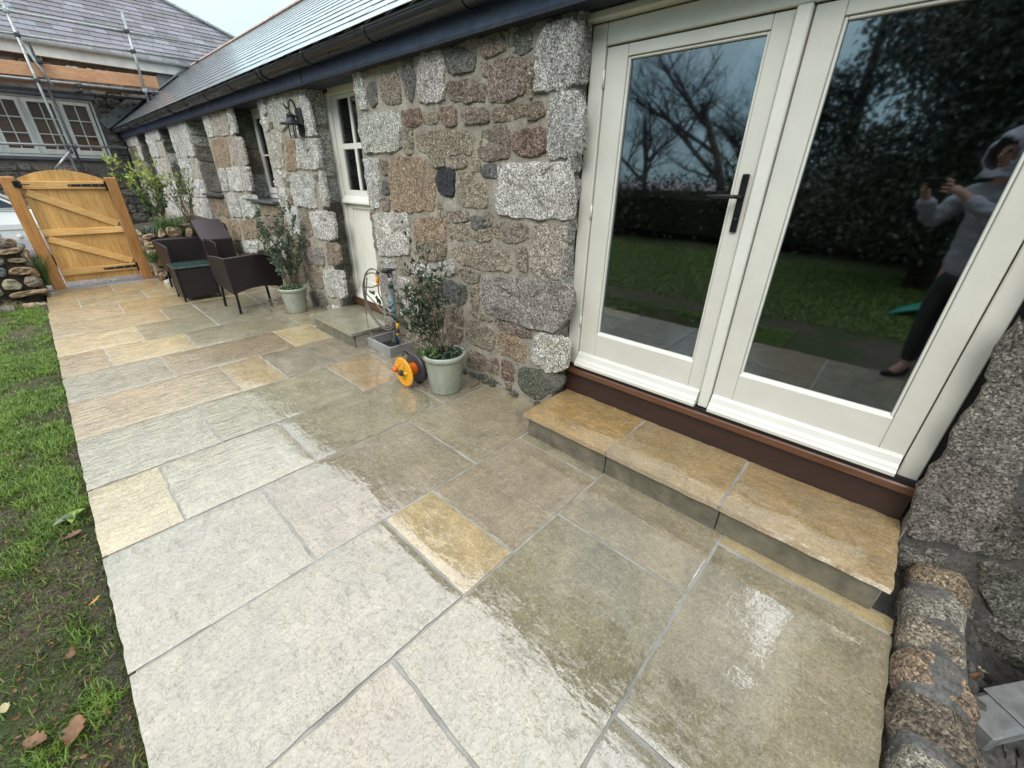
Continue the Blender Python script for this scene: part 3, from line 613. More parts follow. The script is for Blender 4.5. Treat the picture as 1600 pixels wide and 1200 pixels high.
o = bpy.data.objects.new('moss', me); COL.objects.link(o); tag(o, 'low moss and seedlings covering the mud beside the patio', 'moss', kind='stuff')
me = grass_mesh('dry_grass', 9000, (-1.3, -.285), (.6, 7.7), .03, 'grass_dry', lambda x, y: .35+.5*noise.noise(Vector((x*4, y*4, 8))), seed=5)
o = bpy.data.objects.new('dry_grass', me); COL.objects.link(o); tag(o, 'dead straw coloured blades among the grass', 'dry grass', kind='stuff')
me = grass_mesh('lawn', 60000, (-6.2, -1.5), (-2, 9), .05, 'grass_blade', lambda x, y: .9, wd=.005, seed=6)
o = bpy.data.objects.new('lawn', me); COL.objects.link(o); tag(o, 'mown lawn stretching from the patio to the hedge', 'lawn', kind='stuff')
# crumbs of soil along the slab edge
mb = MB(); rs = random.Random(11)
for i in range(1500):
    x = -.30-abs(rs.gauss(0, .08)) if i % 3 else rs.uniform(-.9, -.3); y = rs.uniform(.7, 5) if i % 2 else rs.uniform(.7, 2.6); r = rs.uniform(.002, .009); z = ground_z(x, y)+r*.3
    M = Matrix.Translation((x, y, z)) @ Matrix.Rotation(rs.uniform(0, 6), 4, 'Z') @ Matrix.Rotation(rs.uniform(0, 6), 4, 'X')
    mb.add([M @ Vector(p)*1 for p in [(r, 0, 0), (-r, .2*r, 0), (0, r, .1*r), (0, -r, 0), (0, 0, r), (0, 0, -r)]], [(0, 2, 4), (2, 1, 4), (1, 3, 4), (3, 0, 4), (2, 0, 5), (1, 2, 5), (3, 1, 5), (0, 3, 5)])
o = obj('soil_crumbs', mb, 'ground'); tag(o, 'crumbs of dark soil scattered along the patio edge', 'soil', kind='stuff')

def leaf_mb(L_, Wd, curl=.3, lob=False):
    mb = MB(); n = 8; v = []; f = []
    for i in range(n+1):
        t = i/n; w = Wd*math.sin(math.pi*min(1, t*.96+.02))**.8*(1+.25*(lob and math.sin(t*22))); z = curl*L_*(t-.5)**2*2
        v += [(t*L_, -w/2, z+w*.35), (t*L_, 0, z), (t*L_, w/2, z+w*.30)]
    for i in range(n):
        for k in (0, 1): a = i*3+k; f.append((a, a+3, a+4, a+1))
    mb.add(v, f); return mb
def lay_leaf(name, x, y, L_, Wd, rot, mat, label, curl=.3, tilt=(0, 0), zz=.006, group=None):
    mb = leaf_mb(L_, Wd, curl, True); o = obj(name, mb, mat, smooth=True); o.location = (x, y, ground_z(x, y)+zz); o.rotation_euler = (tilt[0], tilt[1], rot)
    o['label'] = label; o['category'] = 'leaf'
    if group: o['group'] = group
G_ = 'fallen leaves on the muddy grass'
lay_leaf('fallen_leaf', -.345, 1.83, .045, .011, R(40), 'yellow_leaf', 'narrow orange yellow leaf near the slab edge', group=G_, zz=.03)
lay_leaf('fallen_leaf', -.425, 1.30, .085, .05, R(75), 'dead_leaf', 'large brown oak leaf at the bottom left corner of the lawn', group=G_, zz=.02)
lay_leaf('fallen_leaf', -.47, 1.37, .06, .04, R(140), 'dead_leaf', 'smaller rust brown leaf left of the large brown leaf', group=G_, zz=.02)
lay_leaf('fallen_leaf', -.55, 1.55, .04, .025, R(100), 'straw_leaf', 'pale straw yellow leaf at the left edge of the photo', group=G_, zz=.025)
lay_leaf('fallen_leaf', -.42, 1.62, .05, .025, R(60), 'dead_leaf', 'curled brown leaf halfway between the yellow leaf and the large brown leaf', group=G_, curl=1.0, zz=.02)
lay_leaf('fallen_leaf', -.385, 2.35, .06, .04, R(20), 'dead_leaf', 'flat dull brown leaf on bare mud beside the green weed', group=G_, zz=.01)
mb = MB(); rs = random.Random(77)
for i in range(260):
    x = rs.uniform(-.62, -.29); y = .9+2.6*rs.random()**1.5; l_ = rs.uniform(.008, .024); M = Matrix.Translation((x, y, ground_z(x, y)+rs.uniform(.004, .016))) @ Matrix.Rotation(rs.uniform(0, 6.3), 4, 'Z') @ Matrix.Rotation(rs.uniform(-.6, .6), 4, 'X')
    lm = leaf_mb(l_, l_*rs.uniform(.3, .6), rs.uniform(.2, 1.2)); mb.add([M @ Vector(q) for q in lm.v], lm.f)
o = obj('leaf_litter', mb, 'dead_leaf'); tag(o, 'small brown leaf fragments scattered on the mud', 'leaf litter', kind='stuff')
wd_ = thing('weed', 'broad leaved weed with one blue green leaf beside the patio edge', 'weed', (-.35, 2.5, ground_z(-.35, 2.5)))
for i, (rt, c, l_) in enumerate([(R(150), 'leaf_mid', .05), (R(30), 'leaf_lime', .055), (R(265), 'leaf_lime', .05), (R(80), 'grass_blade', .05), (R(200), 'leaf_grey', .07)]):
    mb = leaf_mb(l_, .034, -.3); M = Matrix.Translation((-.35, 2.5, ground_z(-.35, 2.5)+.02)) @ Matrix.Rotation(rt, 4, 'Z') @ Matrix.Rotation(R(-18), 4, 'Y'); mb.v = [tuple(M @ Vector(p)) for p in mb.v]; obj('leaf', mb, c, wd_, smooth=True)

# ================================================================== COTTAGE
cot = thing('cottage', 'long low granite cottage with dark slate roof beside the patio', 'cottage', (3.9, 6, 0))
XW = 2.0
piers = [(-3.0, -.36), (1.44, 3.555), (4.44, 5.62), (6.52, 7.76), (8.62, 9.85), (10.6, 11.93), (12.85, 14.6)]
mb = MB()
for a, b in piers: mb.box(XW, 2.46, a, b, -.3, 2.20)
for a, b in [(5.62, 6.52), (7.76, 8.62), (9.85, 10.6), (11.93, 12.85)]: mb.box(XW+.002, 2.45, a, b, -.3, 1.125)
mb.box(2.12, 2.45, -.36, 1.44, -.3, .16); mb.box(2.12, 2.45, 3.555, 4.44, -.3, .06)
wall = obj('wall', mb, 'mortar', cot)
for (a, b, ce, mt_) in ((1.445, 3.55, .022, 'mortar'), (4.445, 5.615, .03, 'mortar'), (6.525, 7.755, .04, 'mortar'), (-1.2, -.365, .025, 'mortar_dark')):    # hand pointed mortar, uneven between the stones
    mb = MB(); ny_, nz_ = int((b-a)/ce), int(2.4/ce); z0_ = -.25 if b < 0 else -.02
    for i in range(ny_+1):
        for j in range(nz_+1):
            y = a+(b-a)*i/ny_; z = z0_+(2.16-z0_)*j/nz_; e_ = 0 if i in (0, ny_) or j in (0, nz_) else 1
            mb.v.append((XW-.0015-e_*(.005+.005*noise.noise(Vector((3, y*9, z*9)))+.004*noise.noise(Vector((9, y*26, z*26)))+.003*abs(noise.noise(Vector((5, y*55, z*55))))), y, z))
    for i in range(ny_):
        for j in range(nz_): k = i*(nz_+1)+j; mb.f.append((k, k+1, k+nz_+2, k+nz_+1))
    obj('pointing', mb, mt_, wall, smooth=True)
# big stones in the open face, measured one by one; the rest coursed
allp = []
def inpoly(x, y, P, m_=.025):
    xs_ = [p[0] for p in P]; ys_ = [p[1] for p in P]
    return min(xs_)-m_ < x < max(xs_)+m_ and min(ys_)-m_ < y < max(ys_)+m_
def face_stone(k, P, depth=None):
    mb = MB(); P = [(-a, b) for a, b in P]      # u runs towards -Y so that the normal faces the garden
    cx = sum(p[0] for p in P)/len(P); 
    d = depth or {'G': .026, 'V': .026}.get(k, random.uniform(.014, .022))
    stone_mb(mb, P, (XW, 0, 0), (0, -1, 0), (0, 0, 1), (-1, 0, 0), d, .015, 2, .07 if k in 'GOLVX' else .12, 38, jt=.010, grow=.013 if cx < .3 else .010)
    obj('stone', mb, 'granite', wall, smooth=3, color=jit(STC[k], .1))
for k, P in WALL:
    P = [(a/100, b/100) for a, b in P]; allp.append(P); face_stone(k, P)
def blk(u, v_): return any(inpoly(u, v_, P, .012) for P in allp)
random.seed(21)
nfill = 0
for a, b, c, d, hm, hM, wm, wM, cols in [
        (1.47, 3.54, .0, 2.17, .09, .17, .08, .2, 'TTBPT'), (4.46, 5.60, .0, 2.17, .14, .3, .14, .34, 'GTBG'), (6.54, 7.74, .0, 2.17, .16, .3, .16, .4, 'GBOG'),
        (8.63, 9.84, .0, 2.18, .28, .44, .35, .62, 'GGLGO'), (10.61, 11.92, .0, 2.18, .28, .44, .35, .7, 'GGLG'), (12.86, 14.5, .0, 2.18, .26, .4, .35, .6, 'GLGBG'),
        (5.62, 6.52, .0, 1.10, .14, .26, .2, .4, 'OBT'), (7.76, 8.62, .0, 1.10, .14, .26, .2, .4, 'OBT'), (9.85, 10.6, .0, 1.10, .2, .3, .2, .4, 'GBT'), (11.93, 12.85, .0, 1.10, .2, .3, .2, .4, 'GBT'),
        (-1.6, -.38, -.2, 2.17, .10, .2, .1, .25, 'XMXX')]:
    for P in rows(a, b, c, d, hm, hM, wm, wM, .022, blk, .009):
        face_stone(random.choice(cols), P); nfill += 1; allp.append(P)
for a, b, c, d, cols in [(1.47, 3.54, .02, 2.15, 'TBTP'), (4.46, 5.60, .02, 2.15, 'TBG'), (6.54, 7.74, .02, 2.15, 'TBG'), (-1.6, -.375, -.2, 2.15, 'XMX')]:
    for P in rows(a, b, c, d, .045, .08, .05, .10, .012, blk, .006): face_stone(random.choice(cols), P, .016); allp.append(P)
# stones that return into the openings
for (y, x1, cols, h0) in [(1.44, 2.095, 'GMGX', .0), (4.44, 2.19, 'XGMX', .07), (6.52, 2.27, 'XBMG', 1.16), (8.62, 2.27, 'XMG', 1.16), (10.6, 2.27, 'XMG', 1.16), (12.85, 2.27, 'XM', 1.16)]:
    for P in rows(XW-.02, x1-.004, h0, 2.17, .22, .46, .5, .6, .02, None, .006):
        mb = MB(); stone_mb(mb, P, (0, (y if y > 4 else 1.44)-.0, 0), (1, 0, 0), (0, 0, 1), (0, -1, 0), .022, .010, 2, .13, 20)
        obj('stone', mb, 'granite', wall, smooth=3, color=jit(tuple(c*.85 for c in STC[random.choice(cols)]), .15))
# rubble footing with moss
mb = MB(); rs = random.Random(5)
for i in range(70):
    y = rs.choice([rs.uniform(1.45, 3.5), rs.uniform(4.45, 8)]); r = rs.uniform(.015, .045)
    c = (XW-.012, y, rs.uniform(0, .02)); n_ = 7
    mb.lathe([(0.001, -r*.5), (r*.8, -r*.4), (r, 0), (r*.7, r*.5), (.001, r*.6)], n_, Matrix.Rotation(rs.uniform(0, 3), 4, 'X'), c)
o = obj('footing_rubble', mb, 'granite', wall, smooth=True, color=STC['M']); o['kind'] = 'stuff'

# inner shell so the rooms behind the glass are closed
mb = MB(); mb.box(2.46, 5.7, -3.0, 14.5, .1, .14); obj('room_floor', mb, 'inner_floor', cot)
mb = MB(); mb.box(5.7, 5.8, -3.0, 14.6, -.3, 2.32); mb.box(2.46, 5.7, -3.1, -3.0, -.3, 2.32); mb.box(2.46, 5.7, 14.5, 14.6, -.3, 2.32); mb.box(2.46, 5.7, 3.0, 3.1, .14, 2.3); mb.box(2.46, 5.7, 5.0, 5.1, .14, 2.3); mb.box(2.46, 5.7, 9.2, 9.3, .14, 2.3)
obj('inner_wall', mb, 'inner_wall', cot)
mb = MB(); mb.box(2.1, 5.8, -3.0, 14.6, 2.32, 2.36); obj('ceiling', mb, 'inner_wall', cot)

# roof
PITCH = R(36.8); RO = Vector((1.80, 0, 2.315)); RD = Vector((math.cos(PITCH), 0, math.sin(PITCH))); RN = Vector((-math.sin(PITCH), 0, math.cos(PITCH))); RL = 2.56
mb = MB(); P = [RO+RD*.02-RN*.012, RO+RD*RL-RN*.012, RO+RD*RL-RN*.10, RO+RD*.02-RN*.10]
mb.prism([p+Vector((0, -3, 0)) for p in P], (0, 17.55, 0))
rb = Vector((3.85, 0, 3.80)); mb.prism([Vector((3.85, -3, 3.79)), Vector((5.95, -3, 2.3)), Vector((5.95, -3, 2.2)), Vector((3.85, -3, 3.68))], (0, 17.55, 0))
roof = obj('roof', mb, 'lead', cot)
EXP = .152; nc = int(RL/EXP); slates = []
rs = random.Random(9)
for c in range(nc):
    y = -3+(.125 if c % 2 else 0)
    while y < 14.5:
        w = .25; slates.append((c, y, min(w, 14.55-y))); y += w
slates.sort(key=lambda s: (0 if s[1] > 3.2 else 1, math.hypot(s[1], 2)+s[0]*.12))
mbs = MB()
def slate_geo(mb, c, y, w, O=RO, D=RD, N=RN, S=Vector((0, 1, 0)), E=EXP, th=.0035, ln=1.9, r=rs):
    a = c*E+r.uniform(-.004, .004); g = .003; up = th+.002+r.uniform(0, .0012)
    A = O+D*a+S*(y+g); B = O+D*a+S*(y+w-g); k = D*(E*ln)
    v = [A+N*up, B+N*up, B+k-N*.0015, A+k-N*.0015, A+N*(up-th), B+N*(up-th), B+k-N*(.0015+th), A+k-N*(.0015+th)]
    mb.add(v, [(0, 1, 2, 3), (4, 7, 6, 5), (0, 4, 5, 1), (1, 5, 6, 2), (3, 2, 6, 7), (0, 3, 7, 4)])
for i, s in enumerate(slates):
    if i < 290:
        mb = MB(); slate_geo(mb, *s); g = rs.uniform(.7, 1.35); obj('slate', mb, 'slate_wet', roof, color=(.12*g, .135*g, .15*g))
    else: slate_geo(mbs, *s)
o = obj('slate_courses', mbs, 'slate_wet', roof, color=(.12, .135, .15)); o['kind'] = 'stuff'
for k in range(39):
    y = -3+k*.45; mb = MB(); pr = [(.10*math.cos(t), .06*math.sin(t)) for t in [R(a) for a in range(0, 181, 20)]]
    P = [Vector((3.85+a, y, 3.80+b)) for a, b in pr]+[Vector((3.85+a*.86, y, 3.79+b*.84)) for a, b in pr[::-1]]
    mb.prism(P, (0, .445, 0)); obj('ridge_tile', mb, 'terracotta', roof, color=None)
mb = MB(); P = [RO+RN*.03+RD*-.02, RO+RN*.06+RD*-.02, RO+RD*RL+RN*.06, RO+RD*RL+RN*.03]; mb.prism([p+Vector((0, 14.40, 0)) for p in P], (0, .14, 0))
mb.prism([RO+RD*(-.02)+Vector((0, 14.53, 0)), RO+RD*RL+Vector((0, 14.53, 0)), RO+RD*RL+RN*.24+Vector((0, 14.53, 0)), RO+RN*.22+Vector((0, 14.53, 0))], (0, .03, 0)); obj('flashing', mb, 'lead', roof)
# fascia, gutter
mb = MB(); mb.box(1.925, 1.95, -3, 14.5, 2.15, 2.36, .003); obj('fascia_board', mb, 'fascia', cot)
mb = MB(); mb.box(1.918, 2.13, -3, 14.5, 2.140, 2.158); obj('soffit_strip', mb, 'fascia_edge', cot)
mb = MB(); mb.box(1.951, 2.14, -3, 14.5, 2.158, 2.30); obj('wall_plate', mb, 'fascia_edge', cot)
for y in (4.28, 1.0, 7.9, 11.2):
    mb = MB(); mb.box(1.921, 1.9245, y-.004, y+.004, 2.15, 2.34); obj('fascia_joint', mb, 'gasket', cot)
GC = (1.862, 2.292); GR = .062
def gut_prof(r, t0=180, t1=360): return [(GC[0]+r*math.cos(R(a)), GC[1]+r*math.sin(R(a))) for a in range(t0, t1+1, 12)]
mb = MB(); P = gut_prof(GR)+gut_prof(GR-.003)[::-1]; 
mb.prism([Vector((x, -3, z)) for x, z in P], (0, 17.5, 0)); mb.tube([(GC[0]-GR, -3, GC[1]), (GC[0]-GR, 14.5, GC[1])], .006, 6)
gut = obj('gutter', mb, 'gutter_black', cot, smooth=False)
mb = MB(); mb.prism([Vector((x, 14.5, z)) for x, z in gut_prof(GR+.003)], (0, .01, 0)); obj('end_cap', mb, 'gutter_black', gut)
for i, y in enumerate(np.arange(-2.6, 14.3, .93)):
    mb = MB(); P = gut_prof(GR+.006, 172, 368)+gut_prof(GR+.0005, 172, 368)[::-1]; w = .02 if i % 4 else .05
    mb.prism([Vector((x, y, z)) for x, z in P], (0, w, 0)); mb.box(GC[0]+.03, 1.925, y, y+w, 2.24, 2.33); obj('gutter_bracket', mb, 'gutter_black', gut)
    if i % 4 == 0:
        for d in (-.03, .08):
            mb = MB(); P = gut_prof(GR+.008, 172, 368)+gut_prof(GR+.0005, 172, 368)[::-1]; mb.prism([Vector((x, y+d, z)) for x, z in P], (0, .01, 0)); obj('union_clip', mb, 'gutter_black', gut)
mb = MB(); mb.tube([(1.87, 14.3, 2.24), (1.87, 14.3, 2.16), (1.95, 14.3, 2.05), (1.95, 14.3, 0)], .034, 10); dp = obj('downpipe', mb, 'gutter_black', cot, smooth=True)
for z in (1.95, 1.2, .4):
    mb = MB(); mb.tube([(1.95, 14.3, z), (1.95, 14.3, z+.05)], .042, 10); obj('pipe_clip', mb, 'gutter_black', dp)

# ---- French doors
fx = 2.09
mb = MB(); mb.box(fx, 2.20, 1.345, 1.425, .345, 2.10, .004); mb.box(fx, 2.20, -.335, -.27, .345, 2.10, .004); mb.box(fx+.002, 2.20, -.268, 1.343, 2.015, 2.10, .004)
mb.box(fx+.04, 2.20, -.27, 1.345, .345, .37); fr = obj('french_door_frame', mb, 'cream', cot)
mb = MB(); mb.box(2.045, 2.15, -.37, 1.45, 2.105, 2.14, .006); mb.box(2.06, 2.15, -.36, 1.44, 2.14, 2.157, .003); obj('drip_board', mb, 'cream', fr)
mb = MB(); mb.box(2.075, 2.11, -.35, 1.44, .345, .37); mb.box(2.105, 2.2, 1.425, 1.46, .35, 2.15); mb.box(2.105, 2.2, -.37, -.337, .35, 2.15); mb.box(2.11, 2.2, -.36, 1.44, 2.157, 2.32); obj('weather_seal', mb, 'gasket', fr)
mb = MB(); mb.box(2.062, 2.2, -.352, 1.435, .302, .344, .006); obj('door_sill', mb, 'sill_wood', fr)
mb = MB(); mb.box(2.092, 2.12, -.35, 1.43, .14, .301, .003); obj('sill_riser', mb, 'sill_dark', fr)
def leaf(y0, y1, g0, g1, flip):
    X0, X1 = 2.102, 2.158; zt, zb, gt, gb = 2.008, .385, 1.962, .594
    mb = MB(); mb.box(X0, X1, g1, y1, zb, zt, .003); lf = obj('french_door_leaf', mb, 'cream', cot)
    mb = MB(); mb.box(X0, X1, y0, g0, zb, zt, .003); obj('stile', mb, 'cream', lf)
    mb = MB(); mb.box(X0+.001, X1, g0+.001, g1-.001, gt, zt, .002); obj('top_rail', mb, 'cream', lf)
    mb = MB(); mb.box(X0+.001, X1, g0+.001, g1-.001, zb, gb, .002); obj('bottom_rail', mb, 'cream', lf)
    mb = MB(); b = .012
    mb.box(X0+.008, X1-.01, g0+.001, g0+b, gb+.001, gt-.001, .003); mb.box(X0+.008, X1-.01, g1-b, g1-.001, gb+.001, gt-.001, .003); mb.box(X0+.009, X1-.01, g0+b, g1-b, gt-b, gt-.001, .003)
    P = [Vector((X0+.002, g0+.002, gb)), Vector((X0+.018, g0+.002, gb+.016)), Vector((X0+.03, g0+.002, gb+.016)), Vector((X0+.03, g0+.002, gb))]; mb.prism(P, (0, g1-g0-.004, 0))
    obj('glazing_bead', mb, 'cream_bright', lf)
    mb = MB(); mb.box(X0+.024, X0+.030, g0+b*.6, g1-b*.6, gb+.012, gt-b*.6); obj('glass_pane', mb, 'glass', lf)
    mb = MB(); mb.box(X0+.0305, X0+.036, g0+.005, g1-.005, gb, gb+.024); mb.box(X0+.0305, X0+.036, g0+.005, g0+.018, gb, gt); mb.box(X0+.0305, X0+.036, g1-.018, g1-.005, gb, gt); obj('spacer_bar', mb, 'gasket', lf)
    # moulded weather bar
    pr = [(X0, .375), (X0-.050, .372), (X0-.052, .388), (X0-.044, .398), (X0-.040, .408), (X0-.026, .420), (X0-.018, .445), (X0-.006, .455), (X0, .456)]
    mb = MB(); mb.prism([Vector((x, y0+.004, z)) for x, z in pr], (0, y1-y0-.008, 0)); obj('weather_bar', mb, 'cream_bright', lf)
    return lf
l1 = leaf(.560, 1.340, .632, 1.228, 0)
l2 = leaf(-.266, .500, -.183, .406, 1)
mb = MB(); mb.box(2.080, 2.16, .505, .556, .372, 2.012, .005); obj('meeting_strip', mb, 'cream_bright', l1)
mb = MB(); mb.box(2.088, 2.1015, .578, .606, 1.245, 1.478, .004); hp = obj('handle_plate', mb, 'black_metal', l1)
mb = MB(); mb.tube([(2.09, .592, 1.39), (2.045, .592, 1.39)], .009, 10); mb.tube([(2.047, .592, 1.39), (2.043, .62, 1.391), (2.042, .66, 1.391), (2.043, .70, 1.389), (2.047, .722, 1.388)], [.007, .0085, .010, .007, .005], 10); 
mb.lathe([(.001, 0), (.008, .001), (.008, .004), (.001, .006)], 12, Matrix.Rotation(R(-90), 4, 'Y'), (2.088, .592, 1.30)); obj('lever', mb, 'black_metal', l1, smooth=True)
for z in (.62, 1.25, 1.85):
    mb = MB(); mb.tube([(2.094, 1.343, z), (2.094, 1.343, z+.07)], .006, 8); obj('hinge', mb, 'cream_bright', l1, smooth=True)

# ---- stone steps
def step(name, label, treads, x0, x1, rx, zt, rys, th=.028):
    y0 = min(t[0] for t in treads); y1 = max(t[1] for t in treads)
    t_ = thing(name, label, 'step', ((x0+x1)/2, (y0+y1)/2, 0))
    mb = MB(); mb.box(rx+.02, x1, y0+.02, y1-.02, -.03, zt-th-.001); obj('core', mb, 'mortar', t_)
    for a, b, c in treads:
        o = obj('tread', slab_mesh(x0, x1, a+.006, b-.006, zt, th, .04, .0015, True), 'slab', t_, smooth=2, color=c)
    for a, b in rys:
        mb = MB(); mb.box(rx, rx+.02, a+.003, b-.003, -.01, zt-th-.002, .002); obj('riser', mb, 'riser_stone', t_)
    return t_
st1 = step('doorstep', 'long orange sandstone step of three slabs below the French doors', [(-.36, .245, (.42, .295, .15)), (.245, .818, (.41, .30, .16)), (.818, 1.405, (.42, .28, .115))], 1.64, 2.090, 1.668, .163, [(-.335, .24), (.24, .83), (.83, 1.385)])
mb = MB(); 
for y in (.245, .818): mb.box(1.648, 2.09, y-.009, y+.009, .13, .159)
obj('mortar_joint', mb, 'joint', st1)
st2 = step('doorstep', 'small grey green sandstone step below the narrow back door', [(3.465, 4.37, (.27, .275, .215))], 1.60, 2.19, 1.632, .150, [(3.50, 4.33)])
mb = MB(); mb.box(1.652, 2.0, 3.50, 3.52, -.01, .120, .002); obj('riser', mb, 'riser_stone', st2)

# ---- back door
bx = 2.19
mb = MB(); mb.box(bx-.01, 2.30, 4.37, 4.44, .22, 2.13, .004); mb.box(bx-.01, 2.30, 3.556, 3.60, .22, 2.13, .004); mb.box(bx-.008, 2.30, 3.60, 4.37, 2.10, 2.16, .004); bf = obj('back_door_frame', mb, 'cream_door', cot)
mb = MB(); mb.box(2.12, 2.30, 3.557, 4.44, .165, .218, .005); obj('back_door_sill', mb, 'sill_wood', bf)
mb = MB(); mb.box(2.15, 2.30, 3.557, 4.44, .05, .164, .003); obj('sill_riser', mb, 'sill_dark', bf)
X0, X1 = bx+.012, bx+.055
mb = MB(); mb.box(X0, X1, 4.268, 4.362, .24, 2.095, .003); mb.box(X0, X1, 3.605, 3.70, .24, 2.095, .003); mb.box(X0+.001, X1, 3.70, 4.268, 2.068, 2.095); mb.box(X0+.001, X1, 3.70, 4.268, 1.15, 1.318, .002); mb.box(X0+.001, X1, 3.70, 4.268, .24, .42, .002); bd = obj('back_door', mb, 'cream_door', cot)
mb = MB(); mb.box(X0+.006, X1-.01, 4.02, 4.06, 1.32, 2.067, .002); mb.box(X0+.006, X1-.01, 3.86, 3.89, 1.32, 2.067, .002); mb.box(X0+.005, X1-.01, 3.701, 4.267, 1.668, 1.715, .002); obj('glazing_bars', mb, 'cream_door', bd)
for (a, b) in ((4.061, 4.266), (3.891, 4.019), (3.702, 3.859)):
    for (c, d) in ((1.32, 1.667), (1.716, 2.067)):
        mb = MB(); mb.box(X0+.018, X0+.023, a, b, c, d); obj('glass_pane', mb, 'glass_small', bd)
mb = MB(); pr = [(X0, 1.205), (X0-.045, 1.20), (X0-.045, 1.215), (X0-.01, 1.262), (X0, 1.265)]; mb.prism([Vector((x, 3.60, z)) for x, z in pr], (0, .77, 0)); obj('drip_bar', mb, 'cream_door', bd)
mb = MB(); pr = [(X0, .235), (X0-.055, .23), (X0-.057, .246), (X0-.02, .31), (X0-.01, .325), (X0, .325)]; mb.prism([Vector((x, 3.605, z)) for x, z in pr], (0, .755, 0)); obj('weather_bar', mb, 'cream_door', bd)
yy = 3.702
while yy < 4.26:
    mb = MB(); mb.box(X0+.016, X0+.03, yy+.002, yy+.060, .42, 1.149, .003); obj('board', mb, 'cream_door', bd); yy += .063
mb = MB(); mb.box(X0+.024, X0+.034, 3.70, 4.268, .42, 1.15); obj('backing', mb, 'cream_door', bd)
# ---- windows of the long wall
for (a, b) in ((5.62, 6.52), (7.76, 8.62), (9.85, 10.6), (11.93, 12.85)):
    X0 = 2.215
    mb = MB(); mb.box(X0, X0+.07, b-.06, b-.002, 1.165, 2.16, .003); mb.box(X0, X0+.07, a+.002, a+.06, 1.165, 2.16, .003); mb.box(X0+.001, X0+.07, a+.06, b-.06, 2.10, 2.16); mb.box(X0+.001, X0+.07, a+.06, b-.06, 1.165, 1.22); w = obj('window_frame', mb, 'window_grey', cot)
    m_ = (a+b)/2
    for (c, d) in ((a+.062, m_-.001), (m_+.001, b-.062)):
        mb = MB(); mb.box(X0-.012, X0+.04, c, c+.05, 1.222, 2.098, .003); mb.box(X0-.012, X0+.04, d-.05, d, 1.222, 2.098, .003); mb.box(X0-.011, X0+.04, c+.05, d-.05, 2.05, 2.098, .002); mb.box(X0-.011, X0+.04, c+.05, d-.05, 1.222, 1.29, .002); mb.box(X0+.0, X0+.03, c+.05, d-.05, 1.65, 1.668); obj('sash', mb, 'cream_bright', w)
        mb = MB(); mb.box(X0+.012, X0+.018, c+.05, d-.05, 1.29, 2.05); obj('glass_pane', mb, 'glass_small', w)
    mb = MB(); mb.box(1.925, 2.21, a+.01, b+.03, 1.128, 1.158, .003); obj('slate_sill', mb, 'slate_sill', cot)

# ------------------------------------------------------------------ wall lantern
lt = thing('wall_lantern', 'black swan neck lantern fixed to the wall left of the narrow back door', 'lantern', (2.0, 4.54, 1.75))
LX, LY = 1.878, 4.54
mb = MB(); mb.box(1.940, 1.985, LY-.052, LY+.052, 1.77, 2.0, .018); mb.box(1.985, 2.01, LY-.035, LY+.035, 1.80, 1.99); obj('back_plate', mb, 'lantern_black', lt)
pts = [(1.95, LY, 1.90), (1.945, LY, 1.97), (1.935, LY, 2.02), (1.918, LY, 2.05), (1.90, LY, 2.055), (1.885, LY, 2.035), (1.88, LY, 2.0), (1.872, LY, 1.985), (1.855, LY, 1.985), (1.845, LY, 2.0), (1.843, LY, 2.02)]
mb = MB(); mb.tube(pts, .0085, 8); mb.tube([(1.95, LY, 1.925), (1.89, LY, 1.925)], .007, 6); mb.tube([(LX, LY, 1.985), (LX, LY, 1.955)], .006, 8); obj('swan_neck', mb, 'lantern_black', lt, smooth=True)
mb = MB(); mb.lathe([(.001, 1.965), (.010, 1.96), (.016, 1.95), (.036, 1.94), (.039, 1.932), (.032, 1.928), (.040, 1.905), (.048, 1.882), (.098, 1.870), (.10, 1.860), (.034, 1.864), (.001, 1.864)], 28, c=(LX, LY, 0)); obj('shade', mb, 'lantern_black', lt, smooth=True)
mb = MB(); mb.lathe([(.030, 1.863), (.028, 1.765), (.026, 1.765), (.028, 1.863)], 20, c=(LX, LY, 0)); obj('lamp_glass', mb, 'lamp_glass', lt, smooth=True)
mb = MB(); 
for k in range(3):
    t = R(20+120*k); mb.tube([(LX+.033*math.cos(t), LY+.033*math.sin(t), 1.865), (LX+.033*math.cos(t), LY+.033*math.sin(t), 1.755)], .0045, 6)
mb.lathe([(.001, 1.757), (.036, 1.757), (.036, 1.752), (.001, 1.752)], 20, c=(LX, LY, 0)); obj('cage', mb, 'lantern_black', lt)

# ================================================================== low granite kerb wall and drain pit at the right
kw = thing('kerb_wall', 'low kerb of pink and grey granite lumps bedded in mortar at the end of the patio', 'kerb', (1.2, -.52, -.2))
mb = MB(); prof_ = [(-.592, -.3), (-.590, .02), (-.578, .050), (-.548, .070), (-.50, .078), (-.455, .070), (-.432, .045), (-.425, .0), (-.423, -.3)]
for i_ in range(95):
    x_ = .2+i_*.0197
    for y_, z_ in prof_: q_ = noise.noise(Vector((x_*18, y_*18, z_*18)))*.016+noise.noise(Vector((x_*50, y_*50, z_*50)))*.010; mb.v.append((x_, y_+q_*.5, z_+(q_ if z_ > -.1 else 0)))
for i_ in range(94):
    for j_ in range(8): k_ = i_*9+j_; mb.f.append((k_, k_+1, k_+10, k_+9))
core = obj('mortar_core', mb, 'mortar_grey', kw, smooth=True); mb = MB(); mb.box(1.695, 2.1, -.45, -.30, -.3, -.025, .01); obj('recess_shade_block', mb, 'mortar_dark', kw)  # dark block added to stand for the shaded recess at the step end
random.seed(4); x = .12; ks = ['O', 'L', 'O', 'T', 'O', 'L', 'B', 'O', 'T', 'L', 'O', 'B', 'O']; i = 0
